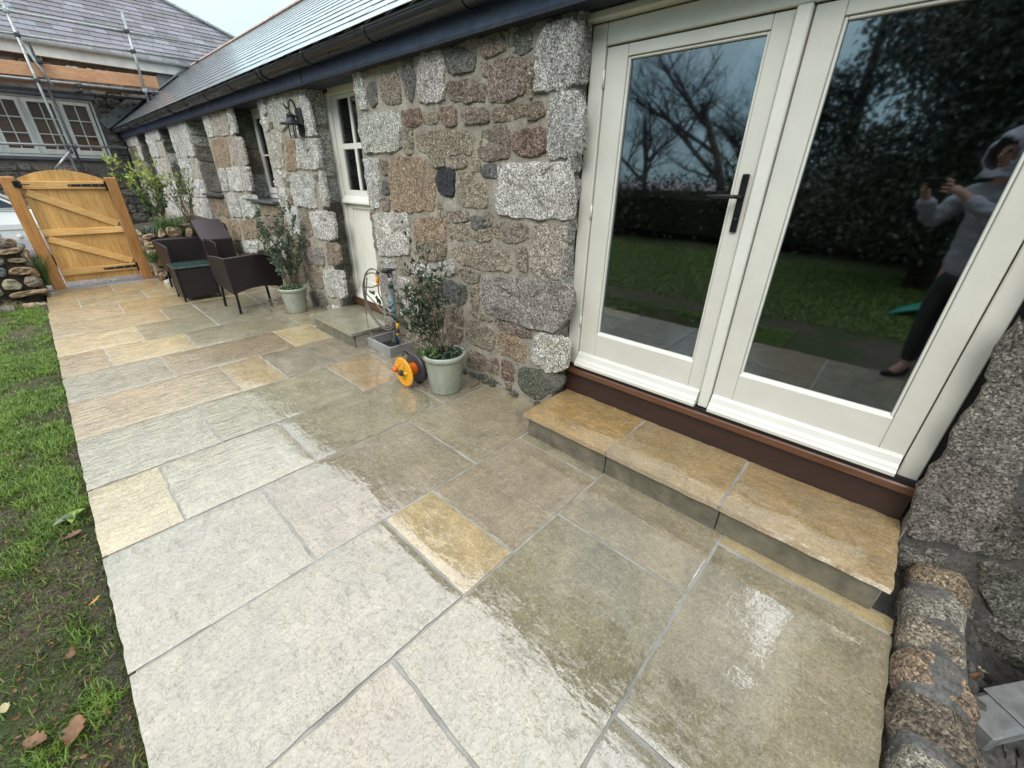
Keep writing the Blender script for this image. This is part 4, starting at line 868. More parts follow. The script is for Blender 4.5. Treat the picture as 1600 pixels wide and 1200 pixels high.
while x < 2.0:
    w = random.uniform(.13, .24); c = ks[i % len(ks)]; mb = MB()
    # lump: rough squared block
    n_ = 34; base = len(mb.v); K = 15; hy = .090+random.uniform(-.006, .008); zt = .086+random.uniform(-.008, .008); cx = x+w/2; cy0 = -.507+random.uniform(-.008, .008)
    sd = random.uniform(0, 90); sk = random.uniform(-.25, .25)
    for a in range(K):
        t = -math.pi/2+math.pi*a/(K-1); sx = math.copysign(abs(math.sin(t))**.38, math.sin(t)); cr = max(.02, abs(math.cos(t)))**.30
        for b in range(n_):
            p = 2*math.pi*b/n_; cy = math.copysign(abs(math.cos(p))**.48, math.cos(p)); sz = math.copysign(abs(math.sin(p))**.48, math.sin(p))
            P = Vector((cx+sx*w*.49+sk*cy*.04, cy0+cy*hy*cr, zt-.12+sz*.12*cr)); s3 = Vector((sd, sd*.7, sd*1.3))
            P += Vector((noise.noise(P*9+s3), noise.noise(P*9+s3*1.7), noise.noise(P*9-s3)))*.026+Vector((noise.noise(P*34+s3), noise.noise(P*34-s3), noise.noise(P*34+s3*2)))*.010
            mb.v.append(tuple(P))
    for a in range(K-1):
        for b in range(n_): mb.f.append((base+a*n_+b, base+a*n_+(b+1) % n_, base+(a+1)*n_+(b+1) % n_, base+(a+1)*n_+b))
    obj('stone', mb, 'granite', kw, smooth=True, color=jit(STC[c]))
    x += w+.008; i += 1
mb = MB(); mb.bar((1.50, -.625, -.085), (2.15, -1.12, -.12), .115, .075, .014); mb.bar((1.60, -.70, -.047), (2.15, -1.12, -.080), .118, .006, .002); mb.bar((1.49, -.617, -.084), (1.525, -.644, -.086), .123, .083, .004)
o = obj('drain_pipe', mb, 'pipe_grey'); tag(o, 'grey square plastic drain pipe lying in the dark pit beyond the kerb', 'pipe')
rs = random.Random(8); mb = MB()
for i in range(260):
    x, y = rs.uniform(1.0, 2.0), rs.uniform(-1.2, -.6); r = rs.uniform(.008, .03)
    mb.lathe([(.001, -r*.6), (r*.8, -r*.4), (r, 0), (r*.6, r*.5), (.001, r*.6)], 6, Matrix.Rotation(rs.uniform(0, 3), 4, 'X'), (x, y, ground_z(x, y)))
o = obj('pit_rubble', mb, 'mortar_dark'); tag(o, 'wet mortar crumbs and rubble in the pit beyond the kerb', 'rubble', kind='stuff')
for (x, y, r_, l) in [(1.78, -.70, .9, 'pale curled leaf in the dark pit beside the kerb'), (1.70, -.66, 2.2, 'brown dead leaf in the dark pit beside the pipe')]:
    mb = leaf_mb(.05, .025, .6, True); o = obj('fallen_leaf', mb, 'straw_leaf' if 'pale' in l else 'dead_leaf', smooth=True); o.location = (x, y, ground_z(x, y)+.03); o.rotation_euler = (.3, .2, r_); o['label'] = l; o['category'] = 'leaf'; o['group'] = 'leaves in the pit'

# ================================================================== pots with shrubs
def pot_mb(r, h):
    return MB().lathe([(.001, 0), (r*.70, 0), (r*.73, .012), (r*.90, h*.82), (r*.915, h*.87), (r*1.0, h*.885), (r*1.02, h*.92), (r*1.02, h*.97), (r*.99, h), (r*.90, h*.995), (r*.87, h*.95), (r*.85, h*.8), (.001, h*.8)], 40)
def leaf_cloud(mb, p, d, L_, Wd, rs):
    d = d.normalized(); s = d.cross(Vector((rs.uniform(-1, 1), rs.uniform(-1, 1), rs.uniform(.2, 1)))).normalized(); n_ = s.cross(d)
    a = p; t = p+d*L_; m1 = p+d*L_*.35; m2 = p+d*L_*.7
    v = [a, m1+s*Wd*.5+n_*Wd*.15, m1-n_*Wd*.05, m1-s*Wd*.5+n_*Wd*.15, m2+s*Wd*.4+n_*Wd*.1, m2-n_*Wd*.08, m2-s*Wd*.4+n_*Wd*.1, t-n_*Wd*.1]
    mb.add(v, [(0, 1, 2), (0, 2, 3), (1, 4, 5, 2), (2, 5, 6, 3), (4, 7, 5), (5, 7, 6)])
def shrub(parent, base, ht, n, spread, lean, lf, lsz, seed, nleaf=16, stemr=.004, stem='stem', tip=None, low=0.1):
    rs = random.Random(seed); ms, ml, mt = MB(), MB(), MB(); base = Vector(base)
    for i in range(n):
        t = rs.uniform(0, 2*math.pi); r0 = rs.uniform(0, .05); p = base+Vector((math.cos(t)*r0, math.sin(t)*r0, 0))
        d = Vector((math.cos(t)*spread*rs.uniform(.2, 1)+lean[0], math.sin(t)*spread*rs.uniform(.2, 1)+lean[1], 1)).normalized(); h = ht*rs.uniform(.55, 1.0)
        N = 9; pts = [p.copy()]; q = p.copy()
        for k in range(N):
            d = (d+Vector((rs.uniform(-.16, .16), rs.uniform(-.16, .16), .03))).normalized(); q = q+d*h/N; pts.append(q.copy())
            if k >= N*low:
                for j in range(max(1, int(nleaf/N))):
                    u = Vector((rs.uniform(-1, 1), rs.uniform(-1, 1), rs.uniform(-.3, .9))).normalized(); pp = q-d*rs.uniform(0, h/N)
                    L_ = lsz*rs.uniform(.6, 1.3)
                    leaf_cloud(mt if (tip and k > N*.62 and rs.random() < .7) else ml, pp+u*.004, u+d*.5, L_, L_*.42, rs)
                if rs.random() < .75:
                    bd = (d+Vector((rs.uniform(-1, 1), rs.uniform(-1, 1), rs.uniform(0, .5)))).normalized(); bl = h*rs.uniform(.1, .28)
                    bp = [q.copy(), q+bd*bl*.5+Vector((0, 0, .01)), q+bd*bl+Vector((0, 0, .03))]; ms.tube(bp, [stemr*.5, stemr*.4, stemr*.25], 5)
                    for j in range(int(nleaf*.5)):
                        f_ = rs.uniform(.25, 1.05); u = Vector((rs.uniform(-1, 1), rs.uniform(-1, 1), rs.uniform(-.2, .9))).normalized(); L_ = lsz*rs.uniform(.6, 1.2)
                        leaf_cloud(mt if (tip and k > N*.6) else ml, bp[0].lerp(bp[2], f_), u+bd*.6, L_, L_*.42, rs)
        ms.tube(pts, [stemr*(1-.7*k/N) for k in range(N+1)], 6)
    obj('stems', ms, stem, parent, smooth=True); obj('leaves', ml, lf, parent, smooth=False)
    if tip and mt.v: obj('young_leaves', mt, tip, parent)
def pot(loc, r, h, label):
    t = thing('plant_pot', label, 'pot', loc, 'glazed pots along the wall'); mb = pot_mb(r, h); mb.v = [tuple(Vector(p)+Vector(loc)) for p in mb.v]; obj('bowl', mb, 'pot_glaze', t, smooth=True)
    mb = MB(); mb.lathe([(.001, h*.90), (r*.5, h*.89), (r*.86, h*.86)], 24, c=loc); mb.v = [tuple(Vector(p)+Vector((0, 0, .012*noise.noise(Vector(p)*40)))) for p in mb.v]; obj('compost', mb, 'soil', t, smooth=True); return t
pot((1.70, 2.24, 0), .158, .305, 'sage green glazed pot nearest the French doors holding a tall leggy shrub')
pot((1.735, 5.06, 0), .150, .285, 'sage green glazed pot beside the near rattan chair holding a small leaved shrub')
t = thing('potted_shrub', 'tall leggy dark leaved shrub with many bare stems growing in the nearest pot', 'shrub', (1.70, 2.24, .27), 'potted shrubs')
shrub(t, (1.70, 2.26, .265), .76, 11, .22, (.02, .12), 'leaf_dark', .038, 12, 13, .0035, low=.42)
shrub(t, (1.67, 2.30, .265), .62, 11, .40, (-.03, .38), 'leaf_dark', .042, 15, 20, .003, low=.2)
mbx = MB(); rs = random.Random(4)
for i in range(260):
    a = rs.uniform(0, 6.28); r = .14*math.sqrt(rs.random()); leaf_cloud(mbx, Vector((1.70+r*math.cos(a), 2.24+r*math.sin(a), .27+rs.uniform(0, .035))), Vector((rs.uniform(-1, 1), rs.uniform(-1, 1), rs.uniform(0, .7))), .035, .016, rs)
obj('fallen_foliage', mbx, 'leaf_dark', t)
mbx = MB(); rs = random.Random(14)
for i in range(60):
    a = rs.uniform(2.2, 4.4); r = .12*math.sqrt(rs.random()); leaf_cloud(mbx, Vector((1.66+r*math.cos(a), 2.29+r*math.sin(a), .29+rs.uniform(0, .04))), Vector((rs.uniform(-1, 1), rs.uniform(-1, 1), rs.uniform(0, .7))), .038, .02, rs)
obj('pale_foliage', mbx, 'leaf_mid', t)
t = thing('potted_shrub', 'bushy grey green small leaved shrub in the pot beside the rattan chair', 'shrub', (1.735, 5.06, .25), 'potted shrubs')
shrub(t, (1.735, 5.08, .25), .82, 15, .26, (-.02, .10), 'leaf_grey', .042, 33, 40, .0035, low=.22)
mbx = MB(); rs = random.Random(6)
for i in range(220):
    a = rs.uniform(0, 6.28); r = .13*math.sqrt(rs.random()); leaf_cloud(mbx, Vector((1.735+r*math.cos(a), 5.06+r*math.sin(a), .25+rs.uniform(0, .04))), Vector((rs.uniform(-1, 1), rs.uniform(-1, 1), rs.uniform(0, .8))), .03, .012, rs)
obj('ground_leaves', mbx, 'leaf_mid', t)
mb = MB(); mb.tube([(1.84, 2.12, .006), (1.875, 2.11, .004), (1.93, 2.12, .006), (1.965, 2.16, .012), (1.985, 2.21, .02)], [.004, .003, .0025, .002, .001], 6); o = obj('twig', mb, 'twig_dark', smooth=True); tag(o, 'thin curved dark twig lying on the slab right of the nearest pot', 'twig')

# ================================================================== hose, standpipe, drain box, cable reel
db = thing('drain_surround', 'square open grey concrete box round the drain below the blue pipe', 'drain box', (1.865, 3.245, 0))
w = .022; x0, x1, y0, y1, zt = 1.735, 1.992, 3.06, 3.45, .09
mb = MB(); mb.box(x0, x0+w, y0, y1, 0, zt, .003); obj('front_wall', mb, 'concrete', db)
mb = MB(); mb.box(x0+w, x1, y0, y0+w, 0, zt-.001, .003); obj('near_wall', mb, 'concrete', db)
mb = MB(); mb.box(x0+w, x1, y1-w, y1, 0, zt-.001, .003); obj('far_wall', mb, 'concrete', db)
mb = MB(); mb.box(x0+w, x1, y0+w, y1-w, .0, .006); obj('drain_floor', mb, 'tyre', db)
sp = thing('standpipe', 'blue water pipe with black tap rising from the drain box by the back door', 'standpipe', (1.955, 3.29, 0))
mb = MB(); mb.tube([(1.955, 3.29, .004), (1.95, 3.28, .62)], .0145, 14); obj('pipe', mb, 'blue_pipe', sp, smooth=True)
mb = MB(); mb.tube([(1.95, 3.28, .60), (1.95, 3.279, .645)], .017, 14); obj('tape_wrap', mb, 'tape', sp, smooth=True)
mb = MB(); mb.tube([(1.95, 3.279, .645), (1.95, 3.278, .70)], .021, 12); mb.tube([(1.95, 3.278, .685), (1.90, 3.32, .70), (1.875, 3.345, .69), (1.872, 3.35, .665)], .014, 10); mb.box(1.90, 1.96, 3.25, 3.31, .70, .722, .004); mb.tube([(1.95, 3.28, .71), (1.99, 3.27, .715)], .012, 8); obj('tap', mb, 'dark_plastic', sp, smooth=True)
hs = thing('garden_hose', 'coiled grey garden hose hanging from the tap with orange connectors', 'hose', (1.87, 3.3, .05))
def coil(cy, cz, ry, rz, x, n, ph, turns, wob, seed, rad=.0058):
    rs = random.Random(seed); pts = []; a, b, c = rs.uniform(0, 6), rs.uniform(0, 6), rs.uniform(0, 6)
    for i in range(n+1):
        t = ph+turns*2*math.pi*i/n; k = i/n
        pts.append((x-.03*math.cos(t+a)*.8-.015*k, cy+(ry+wob*math.sin(t*.5+b))*math.sin(t)+.02*k, cz+(rz+wob*math.sin(t*.37+c))*math.cos(t)-.02*k))
    return pts
mb = MB(); mb.tube(coil(3.33, .45, .24, .27, 1.865, 150, .15, 2.9, .018, 2), .0058, 8); obj('loop', mb, 'hose', hs, smooth=True)
mb = MB(); mb.tube([(1.87, 3.35, .66), (1.868, 3.352, .60)], .0155, 12); mb.tube([(1.868, 3.352, .60), (1.868, 3.353, .57)], .012, 12); con = obj('hose_connector', mb, 'orange_plastic', hs, smooth=True)
mb = MB(); mb.tube([(1.868, 3.352, .585), (1.868, 3.352, .575)], .0165, 12); obj('collar', mb, 'orange_deep', con, smooth=True)
mb = MB(); mb.tube([(1.868, 3.353, .57), (1.866, 3.355, .50), (1.88, 3.30, .40), (1.87, 3.22, .32), (1.86, 3.14, .29), (1.84, 3.05, .30)], .0062, 8); obj('tail', mb, 'hose', hs, smooth=True)
mb = MB(); mb.tube([(1.868, 3.353, .575), (1.87, 3.47, .535), (1.86, 3.56, .525), (1.85, 3.59, .50), (1.86, 3.55, .45), (1.87, 3.42, .38), (1.87, 3.28, .30), (1.86, 3.16, .275)], .0062, 8); obj('loose_end', mb, 'hose', hs, smooth=True)
mb = MB(); mb.tube([(1.80, 2.985, .325), (1.81, 3.01, .285), (1.815, 3.02, .265)], .0145, 12); mb.tube([(1.82, 3.035, .225), (1.825, 3.05, .185)], [.014, .009], 12); con = obj('hose_connector', mb, 'yellow_plastic', hs, smooth=True)
mb = MB(); mb.tube([(1.815, 3.02, .265), (1.82, 3.035, .225)], .0155, 12); obj('collar', mb, 'dark_plastic', con, smooth=True)
mb = MB(); mb.tube([(1.85, 3.50, .62), (1.86, 3.60, .40), (1.84, 3.60, .25), (1.79, 3.50, .13), (1.77, 3.35, .07), (1.80, 3.2, .045), (1.84, 3.08, .06), (1.84, 3.03, .14), (1.825, 3.045, .19)], .0058, 8); obj('low_loop', mb, 'hose', hs, smooth=True)
mb = MB(); mb.tube([(1.80, 2.985, .325), (1.79, 2.96, .37), (1.81, 2.95, .45), (1.85, 3.02, .60), (1.88, 3.15, .70)], .0058, 8); obj('riser_loop', mb, 'hose', hs, smooth=True)

rl = thing('cable_reel', 'small orange and dark grey reel standing on the slab left of the nearest pot', 'reel', (1.56, 2.50, 0))
Mx = Matrix.Rotation(R(90), 4, 'Y')
def disc(mb, r, t, x, n=30, prof=None): return mb.lathe(prof or [(.001, 0), (r*.93, 0), (r, t*.3), (r, t), (r*.96, t), (.001, t*.9)], n, Mx, (x, 2.50, .118))
mb = MB(); n_ = 44
ring = [(.115+(.003 if k % 2 else 0)) for k in range(n_)]
for x_, rr in ((1.502, .93), (1.509, 1.0), (1.516, .98)):
    for k in range(n_): t_ = 2*math.pi*k/n_; mb.v.append((x_, 2.5+ring[k]*rr*math.cos(t_), .118+ring[k]*rr*math.sin(t_)))
for x_ in (1.502, 1.516):
    for k in range(n_): t_ = 2*math.pi*k/n_; mb.v.append((x_+(.002 if x_ < 1.51 else 0), 2.5+.062*math.cos(t_), .118+.062*math.sin(t_)))
def rg(a, b): 
    for k in range(n_): mb.f.append((a*n_+k, a*n_+(k+1) % n_, b*n_+(k+1) % n_, b*n_+k))
rg(0, 1); rg(1, 2); rg(0, 3); rg(2, 4); rg(3, 4)
flange = obj('flange', mb, 'orange_plastic', rl)
mb = MB(); disc(mb, .062, .006, 1.507); mb.box(1.495, 1.507, 2.49, 2.51, .06, .175, .004); mb.box(1.495, 1.507, 2.445, 2.555, .108, .128, .004); obj('spokes', mb, 'yellow_plastic', flange)
mb = MB(); mb.box(1.47, 1.503, 2.485, 2.522, .098, .14, .006); obj('crank_boss', mb, 'dark_plastic', rl)
mb = MB(); mb.tube([(1.505, 2.585, .12), (1.475, 2.59, .12)], [.022, .018], 14); obj('crank_knob', mb, 'orange_deep', rl, smooth=True)
mb = MB(); disc(mb, .05, .12, 1.515); obj('drum', mb, 'orange_deep', rl, smooth=False)
mb = MB(); disc(mb, .118, .045, 1.605, 40); obj('back_shell', mb, 'dark_plastic', rl)
mb = MB(); mb.tube([(1.62, 2.56, .20), (1.60, 2.60, .235), (1.58, 2.61, .23), (1.575, 2.59, .21)], .008, 8); obj('hook', mb, 'dark_plastic', rl, smooth=True)
rs = random.Random(3)
for i, (x, y, r, m_) in enumerate([(1.78, 2.84, .030, 'pebble'), (1.73, 2.80, .026, 'white_fascia'), (1.79, 2.75, .022, 'pipe_grey'), (1.70, 2.74, .02, 'pebble'), (1.84, 2.82, .03, 'pipe_grey')]):
    mb = MB(); mb.lathe([(.001, -r*.55), (r*.7, -r*.45), (r, 0), (r*.8, r*.4), (.001, r*.55)], 10, Matrix.Rotation(rs.uniform(0, 6), 4, 'Z') @ Matrix.Diagonal((1.3, .8, .9, 1)), (x, y, r*.5+.0)); mb.v = [tuple(Vector(p)+Vector((1, 1, 1))*.006*noise.noise(Vector(p)*40)) for p in mb.v]
    o = obj('pebble', mb, m_, smooth=True); tag(o, ['rounded buff pebble closest to the drain box', 'whitish pebble between the drain box and the pot', 'grey pebble touching the back of the reel', 'smallest buff pebble beside the reel hook', 'flat grey pebble nearest the wall behind the reel'][i], 'pebble', 'pebbles between drain box and pot')

# ================================================================== rattan set
def chair():
    t = local_thing('rattan_chair', '', 'chair'); W_, D, H_ = .54, .50, .62
    for sx in (-1, 1):
        for sy in (-1, 1):
            mb = MB(); mb.bar((sx*(W_/2-.03), sy*(D/2-.03), .30), (sx*(W_/2-.015), sy*(D/2-.012), 0), .024, .024, .003); obj('leg', mb, 'black_metal', t)
    mb = MB(); mb.box(-W_/2+.04, W_/2-.04, -D/2+.05, D/2-.01, .26, .335, .01); obj('seat', mb, 'rattan', t)
    # backrest: reclined panel with an arched lower edge
    mb = MB(); n = 12; P = []
    for k in range(n+1): u = -W_/2+W_*k/n; P.append((u, .225+.055*(1-(2*u/W_)**2)))
    P += [(W_/2+.02, H_), (0, H_+.015), (-W_/2-.02, H_)]
    def bp(u, z): return Vector((u, -D/2-(z-.25)*.13+.02*(1-(2*u/W_)**2)*-1, z))
    mb.prism([bp(u, z) for u, z in P], (0, .035, 0)); obj('backrest', mb, 'rattan', t)
    mb = MB(); mb.tube([bp(-W_/2-.02, H_)+Vector((0, .017, 0)), bp(0, H_+.015)+Vector((0, .017, 0)), bp(W_/2+.02, H_)+Vector((0, .017, 0))], .010, 8); obj('top_roll', mb, 'rattan_edge', t, smooth=True)
    for sx in (-1, 1):
        X = sx*(W_/2); mb = MB()
        P = [Vector((X, -D/2, .225)), Vector((X, D/2-.01, .27)), Vector((X+sx*.01, D/2+.02, .36)), Vector((X+sx*.02, D/2, .59)), Vector((X+sx*.02, -D/2-.04, H_-.005))]
        mb.prism(P, (-sx*.03, 0, 0)); obj('arm_panel', mb, 'rattan', t)
        mb = MB(); mb.tube([(X+sx*.006, -D/2-.04, H_), (X+sx*.006, 0, .61), (X+sx*.006, D/2, .59), (X+sx*.003, D/2+.018, .56), (X, D/2+.01, .40)], .010, 8); obj('arm_roll', mb, 'rattan_edge', t, smooth=True)
    mb = MB(); mb.box(-W_/2+.02, W_/2-.02, D/2-.03, D/2-.005, .24, .34, .006); obj('apron', mb, 'rattan', t)
    return t
CG = 'dark brown rattan chairs on the patio'
c0 = chair(); c0.location = (1.475, 5.64, 0); c0.rotation_euler = (0, 0, R(3)); c0['label'] = 'near dark rattan armchair seen from behind beside the green pot'; c0['group'] = CG
c1 = copy_tree(c0); c1.location = (1.24, 7.22, 0); c1.rotation_euler = (0, 0, R(184)); c1['label'] = 'dark rattan armchair facing the camera directly behind the glass topped table'
c3 = thing('rattan_chair', 'deep dark rattan chair with reclined back coloured paler as if skylit, highest of the set, against the wall', 'chair', (1.66, 7.6, 0), CG)
mb = MB(); mb.box(1.47, 1.84, 7.33, 7.365, .07, .60, .01); obj('front_panel', mb, 'rattan', c3)
for x in (1.47, 1.815): mb = MB(); mb.box(x, x+.025, 7.366, 7.86, .07, .60, .008); obj('side_panel', mb, 'rattan', c3)
mb = MB(); mb.prism([Vector((1.465, 7.35, .602)), Vector((1.845, 7.35, .602)), Vector((1.835, 7.68, .835)), Vector((1.65, 7.69, .845)), Vector((1.475, 7.68, .835))], (0, .03, -.035)); obj('backrest', mb, 'rattan_lit', c3)
for x in (1.48, 1.80):
    for y in (7.345, 7.82): mb = MB(); mb.box(x, x+.025, y, y+.025, 0, .069); obj('leg', mb, 'black_metal', c3)
tb = thing('rattan_table', 'small cube shaped dark rattan table with mottled green glass top', 'table', (1.10, 6.57, 0))
x0, x1, y0, y1 = .905, 1.30, 6.375, 6.765
for a in (x0, x1-.022):
    for b in (y0, y1-.022): mb = MB(); mb.box(a, a+.022, b, b+.022, 0, .395, .003); obj('leg', mb, 'black_metal', tb)
for (a, b, c, d) in ((x0+.023, x1-.023, y0+.006, y0+.02), (x0+.023, x1-.023, y1-.02, y1-.006), (x0+.006, x0+.02, y0+.023, y1-.023), (x1-.02, x1-.006, y0+.023, y1-.023)):
    mb = MB(); mb.box(a, b, c, d, .05, .39, .003); obj('side_panel', mb, 'rattan', tb)
mb = MB(); mb.box(x0-.004, x1+.004, y0-.004, y1+.004, .396, .412, .004); obj('rim', mb, 'rattan_edge', tb)
mb = MB(); mb.box(x0-.001, x1+.001, y0-.001, y1+.001, .4125, .4195, .002); obj('glass_top', mb, 'table_glass', tb)
mb = MB(); stone_mb(mb, [(-.07, -.055), (.05, -.06), (.08, .02), (.02, .06), (-.06, .045)], (1.005, 7.78, .0), (1, 0, 0), (0, 1, 0), (0, 0, 1), .09, .02, 2, .25, 20); o = obj('boulder', mb, 'pebble', smooth=True); tag(o, 'pale rounded loose stone on the patio left of the table', 'stone')

# ================================================================== gate
gt = thing('timber_gate', 'golden brown ledged and braced timber gate with arched top and black hinges', 'gate', (.36, 8.3, .06))
x0, x1 = -.035, .768; nb = 8
for i in range(nb):
    YG = 8.315+(.003 if i % 2 else 0); a = x0+(x1-x0)*i/nb; b = x0+(x1-x0)*(i+1)/nb; f_ = lambda x: 1.352+.105*(1-((x-(x0+x1)/2)/((x1-x0)/2))**2)
    P = [Vector((a+.0003, YG, .075)), Vector((b-.0003, YG, .075))]+[Vector((b-.0003-(b-a-.0006)*k/4, YG, f_(b-.0003-(b-a-.0006)*k/4))) for k in range(5)]
    mb = MB(); mb.prism(P, (0, .018, 0)); obj('board', mb, 'gate_wood', gt)
for z0, z1 in ((1.235, 1.325), (.675, .755), (.165, .25)):
    mb = MB(); mb.box(x0+.002, x1-.002, 8.283, 8.3145, z0, z1, .004); obj('rail', mb, 'gate_wood_h', gt)
for a, b in (((x0+.03, 1.20), (x1-.03, .785)), ((x0+.03, .645), (x1-.03, .28))):
    mb = MB(); mb.bar((a[0], 8.299, a[1]), (b[0], 8.299, b[1]), .028, .085, .004, up=(0, 0, 1)); obj('brace', mb, 'gate_wood_h', gt)
for z in (1.278, .208):
    mb = MB(); P = [Vector((.40, 8.276, z-.012)), Vector((.75, 8.276, z-.018)), Vector((.75, 8.276, z+.018)), Vector((.40, 8.276, z+.012)), Vector((.388, 8.276, z))]; mb.prism(P, (0, .0065, 0)); mb.box(.752, .80, 8.268, 8.28, z-.065, z+.05, .003); mb.tube([(.76, 8.268, z-.05), (.76, 8.268, z+.05)], .009, 8); h = obj('strap_hinge', mb, 'black_metal', gt)
    for x in (.42, .52, .62, .70): mb = MB(); mb.lathe([(.001, .003), (.006, .002), (.007, 0)], 8, Matrix.Rotation(R(90), 4, 'X'), (x, 8.2755, z)); obj('bolt', mb, 'steel', h)
mb = MB(); mb.box(-.085, -.015, 8.222, 8.235, 1.255, 1.33, .005); mb.tube([(-.06, 8.22, 1.29), (.03, 8.235, 1.288), (.05, 8.24, 1.286)], .006, 8); mb.tube([(-.055, 8.215, 1.27), (-.055, 8.215, 1.32)], .011, 8); obj('ring_latch', mb, 'black_metal', gt)
for x0_, x1_, lb in ((-.178, -.05, 'left square timber gate post with dark knots carrying the ring latch'), (.775, .895, 'right square timber gate post carrying the hinges beside the planter')):
    mb = MB(); mb.box(x0_, x1_, 8.24, 8.36, -.02, 1.375, .008); o = obj('gate_post', mb, 'post_wood', color=(1, 1, 1)); tag(o, lb, 'post', 'gate posts')

# ================================================================== dry stone wall at the left
DST = {'O': (.36, .245, .14), 'B': (.20, .155, .115), 'K': (.14, .135, .13), 'D': (.12, .15, .155), 'L': (.33, .29, .20)}
def dst(k): return jit(DST[k], .15)
dw = thing('dry_stone_wall', 'low rustic wall of honey coloured field stones left of the gate', 'wall', (-1.4, 8.1, 0))
mb = MB(); mb.box(-2.8, -.285, 7.84, 8.45, -.1, .60, .05); obj('core', mb, 'soil', dw)
LP = []
for k, P in LEFT:
    P = [(a/100, b/100) for a, b in P]; LP.append(P); mb = MB(); stone_mb(mb, P, (0, 7.84, 0), (1, 0, 0), (0, 0, 1), (0, -1, 0), .075, .016, 2, .24, 22); obj('stone', mb, 'field_stone', dw, smooth=True, color=dst(k))
random.seed(31)
for P in rows(-2.7, -.28, .0, .62, .09, .15, .14, .3, .014, lambda u, v: any(inpoly(u, v, Q, .03) for Q in LP), .012):
    mb = MB(); stone_mb(mb, P, (0, 7.84, 0), (1, 0, 0), (0, 0, 1), (0, -1, 0), .07, .016, 2, .24, 20); obj('stone', mb, 'field_stone', dw, smooth=True, color=dst(random.choice('OOLBBK')))
for P in rows(7.86, 8.42, .0, .62, .09, .15, .12, .24, .014, None, .012):
    mb = MB(); stone_mb(mb, P, (-.285, 0, 0), (0, 1, 0), (0, 0, 1), (1, 0, 0), .045, .014, 2, .24, 20); obj('stone', mb, 'field_stone', dw, smooth=True, color=dst(random.choice('OOLBK')))
for P in rows(-2.7, -.3, 7.86, 8.4, .2, .3, .2, .4, .02, None, .02):
    mb = MB(); stone_mb(mb, P, (0, 0, .6), (1, 0, 0), (0, 1, 0), (0, 0, 1), .05, .018, 2, .24, 20); obj('stone', mb, 'field_stone', dw, smooth=True, color=dst(random.choice('BKOL')))
for i, (x, y, r, k) in enumerate([(-.42, 7.60, .07, 'O'), (-.33, 7.66, .055, 'L'), (-.62, 7.50, .10, 'K')]):
    mb = MB(); stone_mb(mb, [(-r, -r*.7), (r*.9, -r*.8), (r, r*.5), (-.2*r, r*.8), (-r*.9, r*.5)], (x, y, -.045), (1, 0, 0), (0, 1, 0), (0, 0, 1), r*.9, .015, 2, .25, 18); o = obj('loose_stone', mb, 'field_stone', smooth=True, color=dst(k)); tag(o, ['tan loose stone under the left wall, the middle one', 'pale loose stone nearest the patio corner', 'flat dark grey loose stone farthest left under the wall'][i], 'stone', 'loose stones at the foot of the left wall')
def tuft(name, label, cat, c, n, h, spread, mat, seed, wd=.006, droop=1.0):
    rs = random.Random(seed); mb = MB()
    for i in range(n):
        a = rs.uniform(0, 6.283); r = spread*math.sqrt(rs.random()); p = Vector((c[0]+r*math.cos(a), c[1]+r*math.sin(a), c[2])); t = rs.uniform(0, 6.283); H_ = h*rs.uniform(.5, 1.1); l = H_*rs.uniform(.3, .9)*droop
        d = Vector((math.cos(t), math.sin(t), 0)); s = Vector((-d.y, d.x, 0))*wd*.5; pts = [p, p+d*l*.2+Vector((0, 0, H_*.55)), p+d*l*.6+Vector((0, 0, H_*.9)), p+d*l*1.1+Vector((0, 0, H_*.75))]
        b = len(mb.v)
        for k, q in enumerate(pts): w_ = (1, .9, .6, .05)[k]; mb.v += [tuple(q-s*w_), tuple(q+s*w_)]
        for k in range(3): mb.f.append((b+2*k, b+2*k+1, b+2*k+3, b+2*k+2))
    o = obj(name, mb, mat); tag(o, label, cat); return o
tuft('grass_clump', 'long grass growing behind the left wall beside the gate post', 'grass clump', (-.235, 8.12, .1), 160, .42, .06, 'leaf_mid', 4)
tuft('grass_clump', 'low weeds on top of the left stone wall', 'weeds', (-.75, 8.15, .62), 200, .10, .25, 'leaf_mid', 5)
tuft('grass_clump', 'grass tuft sprouting from the planter wall against the right gate post', 'grass clump', (.93, 7.93, .28), 120, .20, .05, 'leaf_mid', 6, droop=1.6)
tuft('grass_clump', 'sparse weeds at the foot of the left wall', 'weeds', (-.75, 7.55, -.04), 300, .09, .3, 'grass_dry', 7)

# ================================================================== raised bed
bed = thing('raised_bed', 'raised planting bed with honey coloured stone front between gate and cottage', 'planter', (1.5, 8.6, 0))
mb = MB(); mb.box(.985, 1.995, 8.0, 9.9, -.05, .63, .03); mb.v = [(x, y, z+(.12 if (z > .5 and x > 1.5) else 0)) for x, y, z in mb.v]; obj('soil_fill', mb, 'soil', bed)
LP = []
for k, P in BED:
    P = [(a/100, b/100) for a, b in P]; LP.append(P); mb = MB(); stone_mb(mb, P, (0, 8.0, 0), (1, 0, 0), (0, 0, 1), (0, -1, 0), .075, .014, 2, .22, 22); obj('stone', mb, 'field_stone', bed, smooth=True, color=dst('O'))
random.seed(41)
for P in rows(.93, 1.97, .0, .80, .09, .14, .14, .28, .014, lambda u, v: v > .60+.16*(u-.93) or any(inpoly(u, v, Q, .03) for Q in LP), .012):
    mb = MB(); stone_mb(mb, P, (0, 8.0, 0), (1, 0, 0), (0, 0, 1), (0, -1, 0), .07, .014, 2, .24, 20); obj('stone', mb, 'field_stone', bed, smooth=True, color=dst(random.choice('OOOBL')))
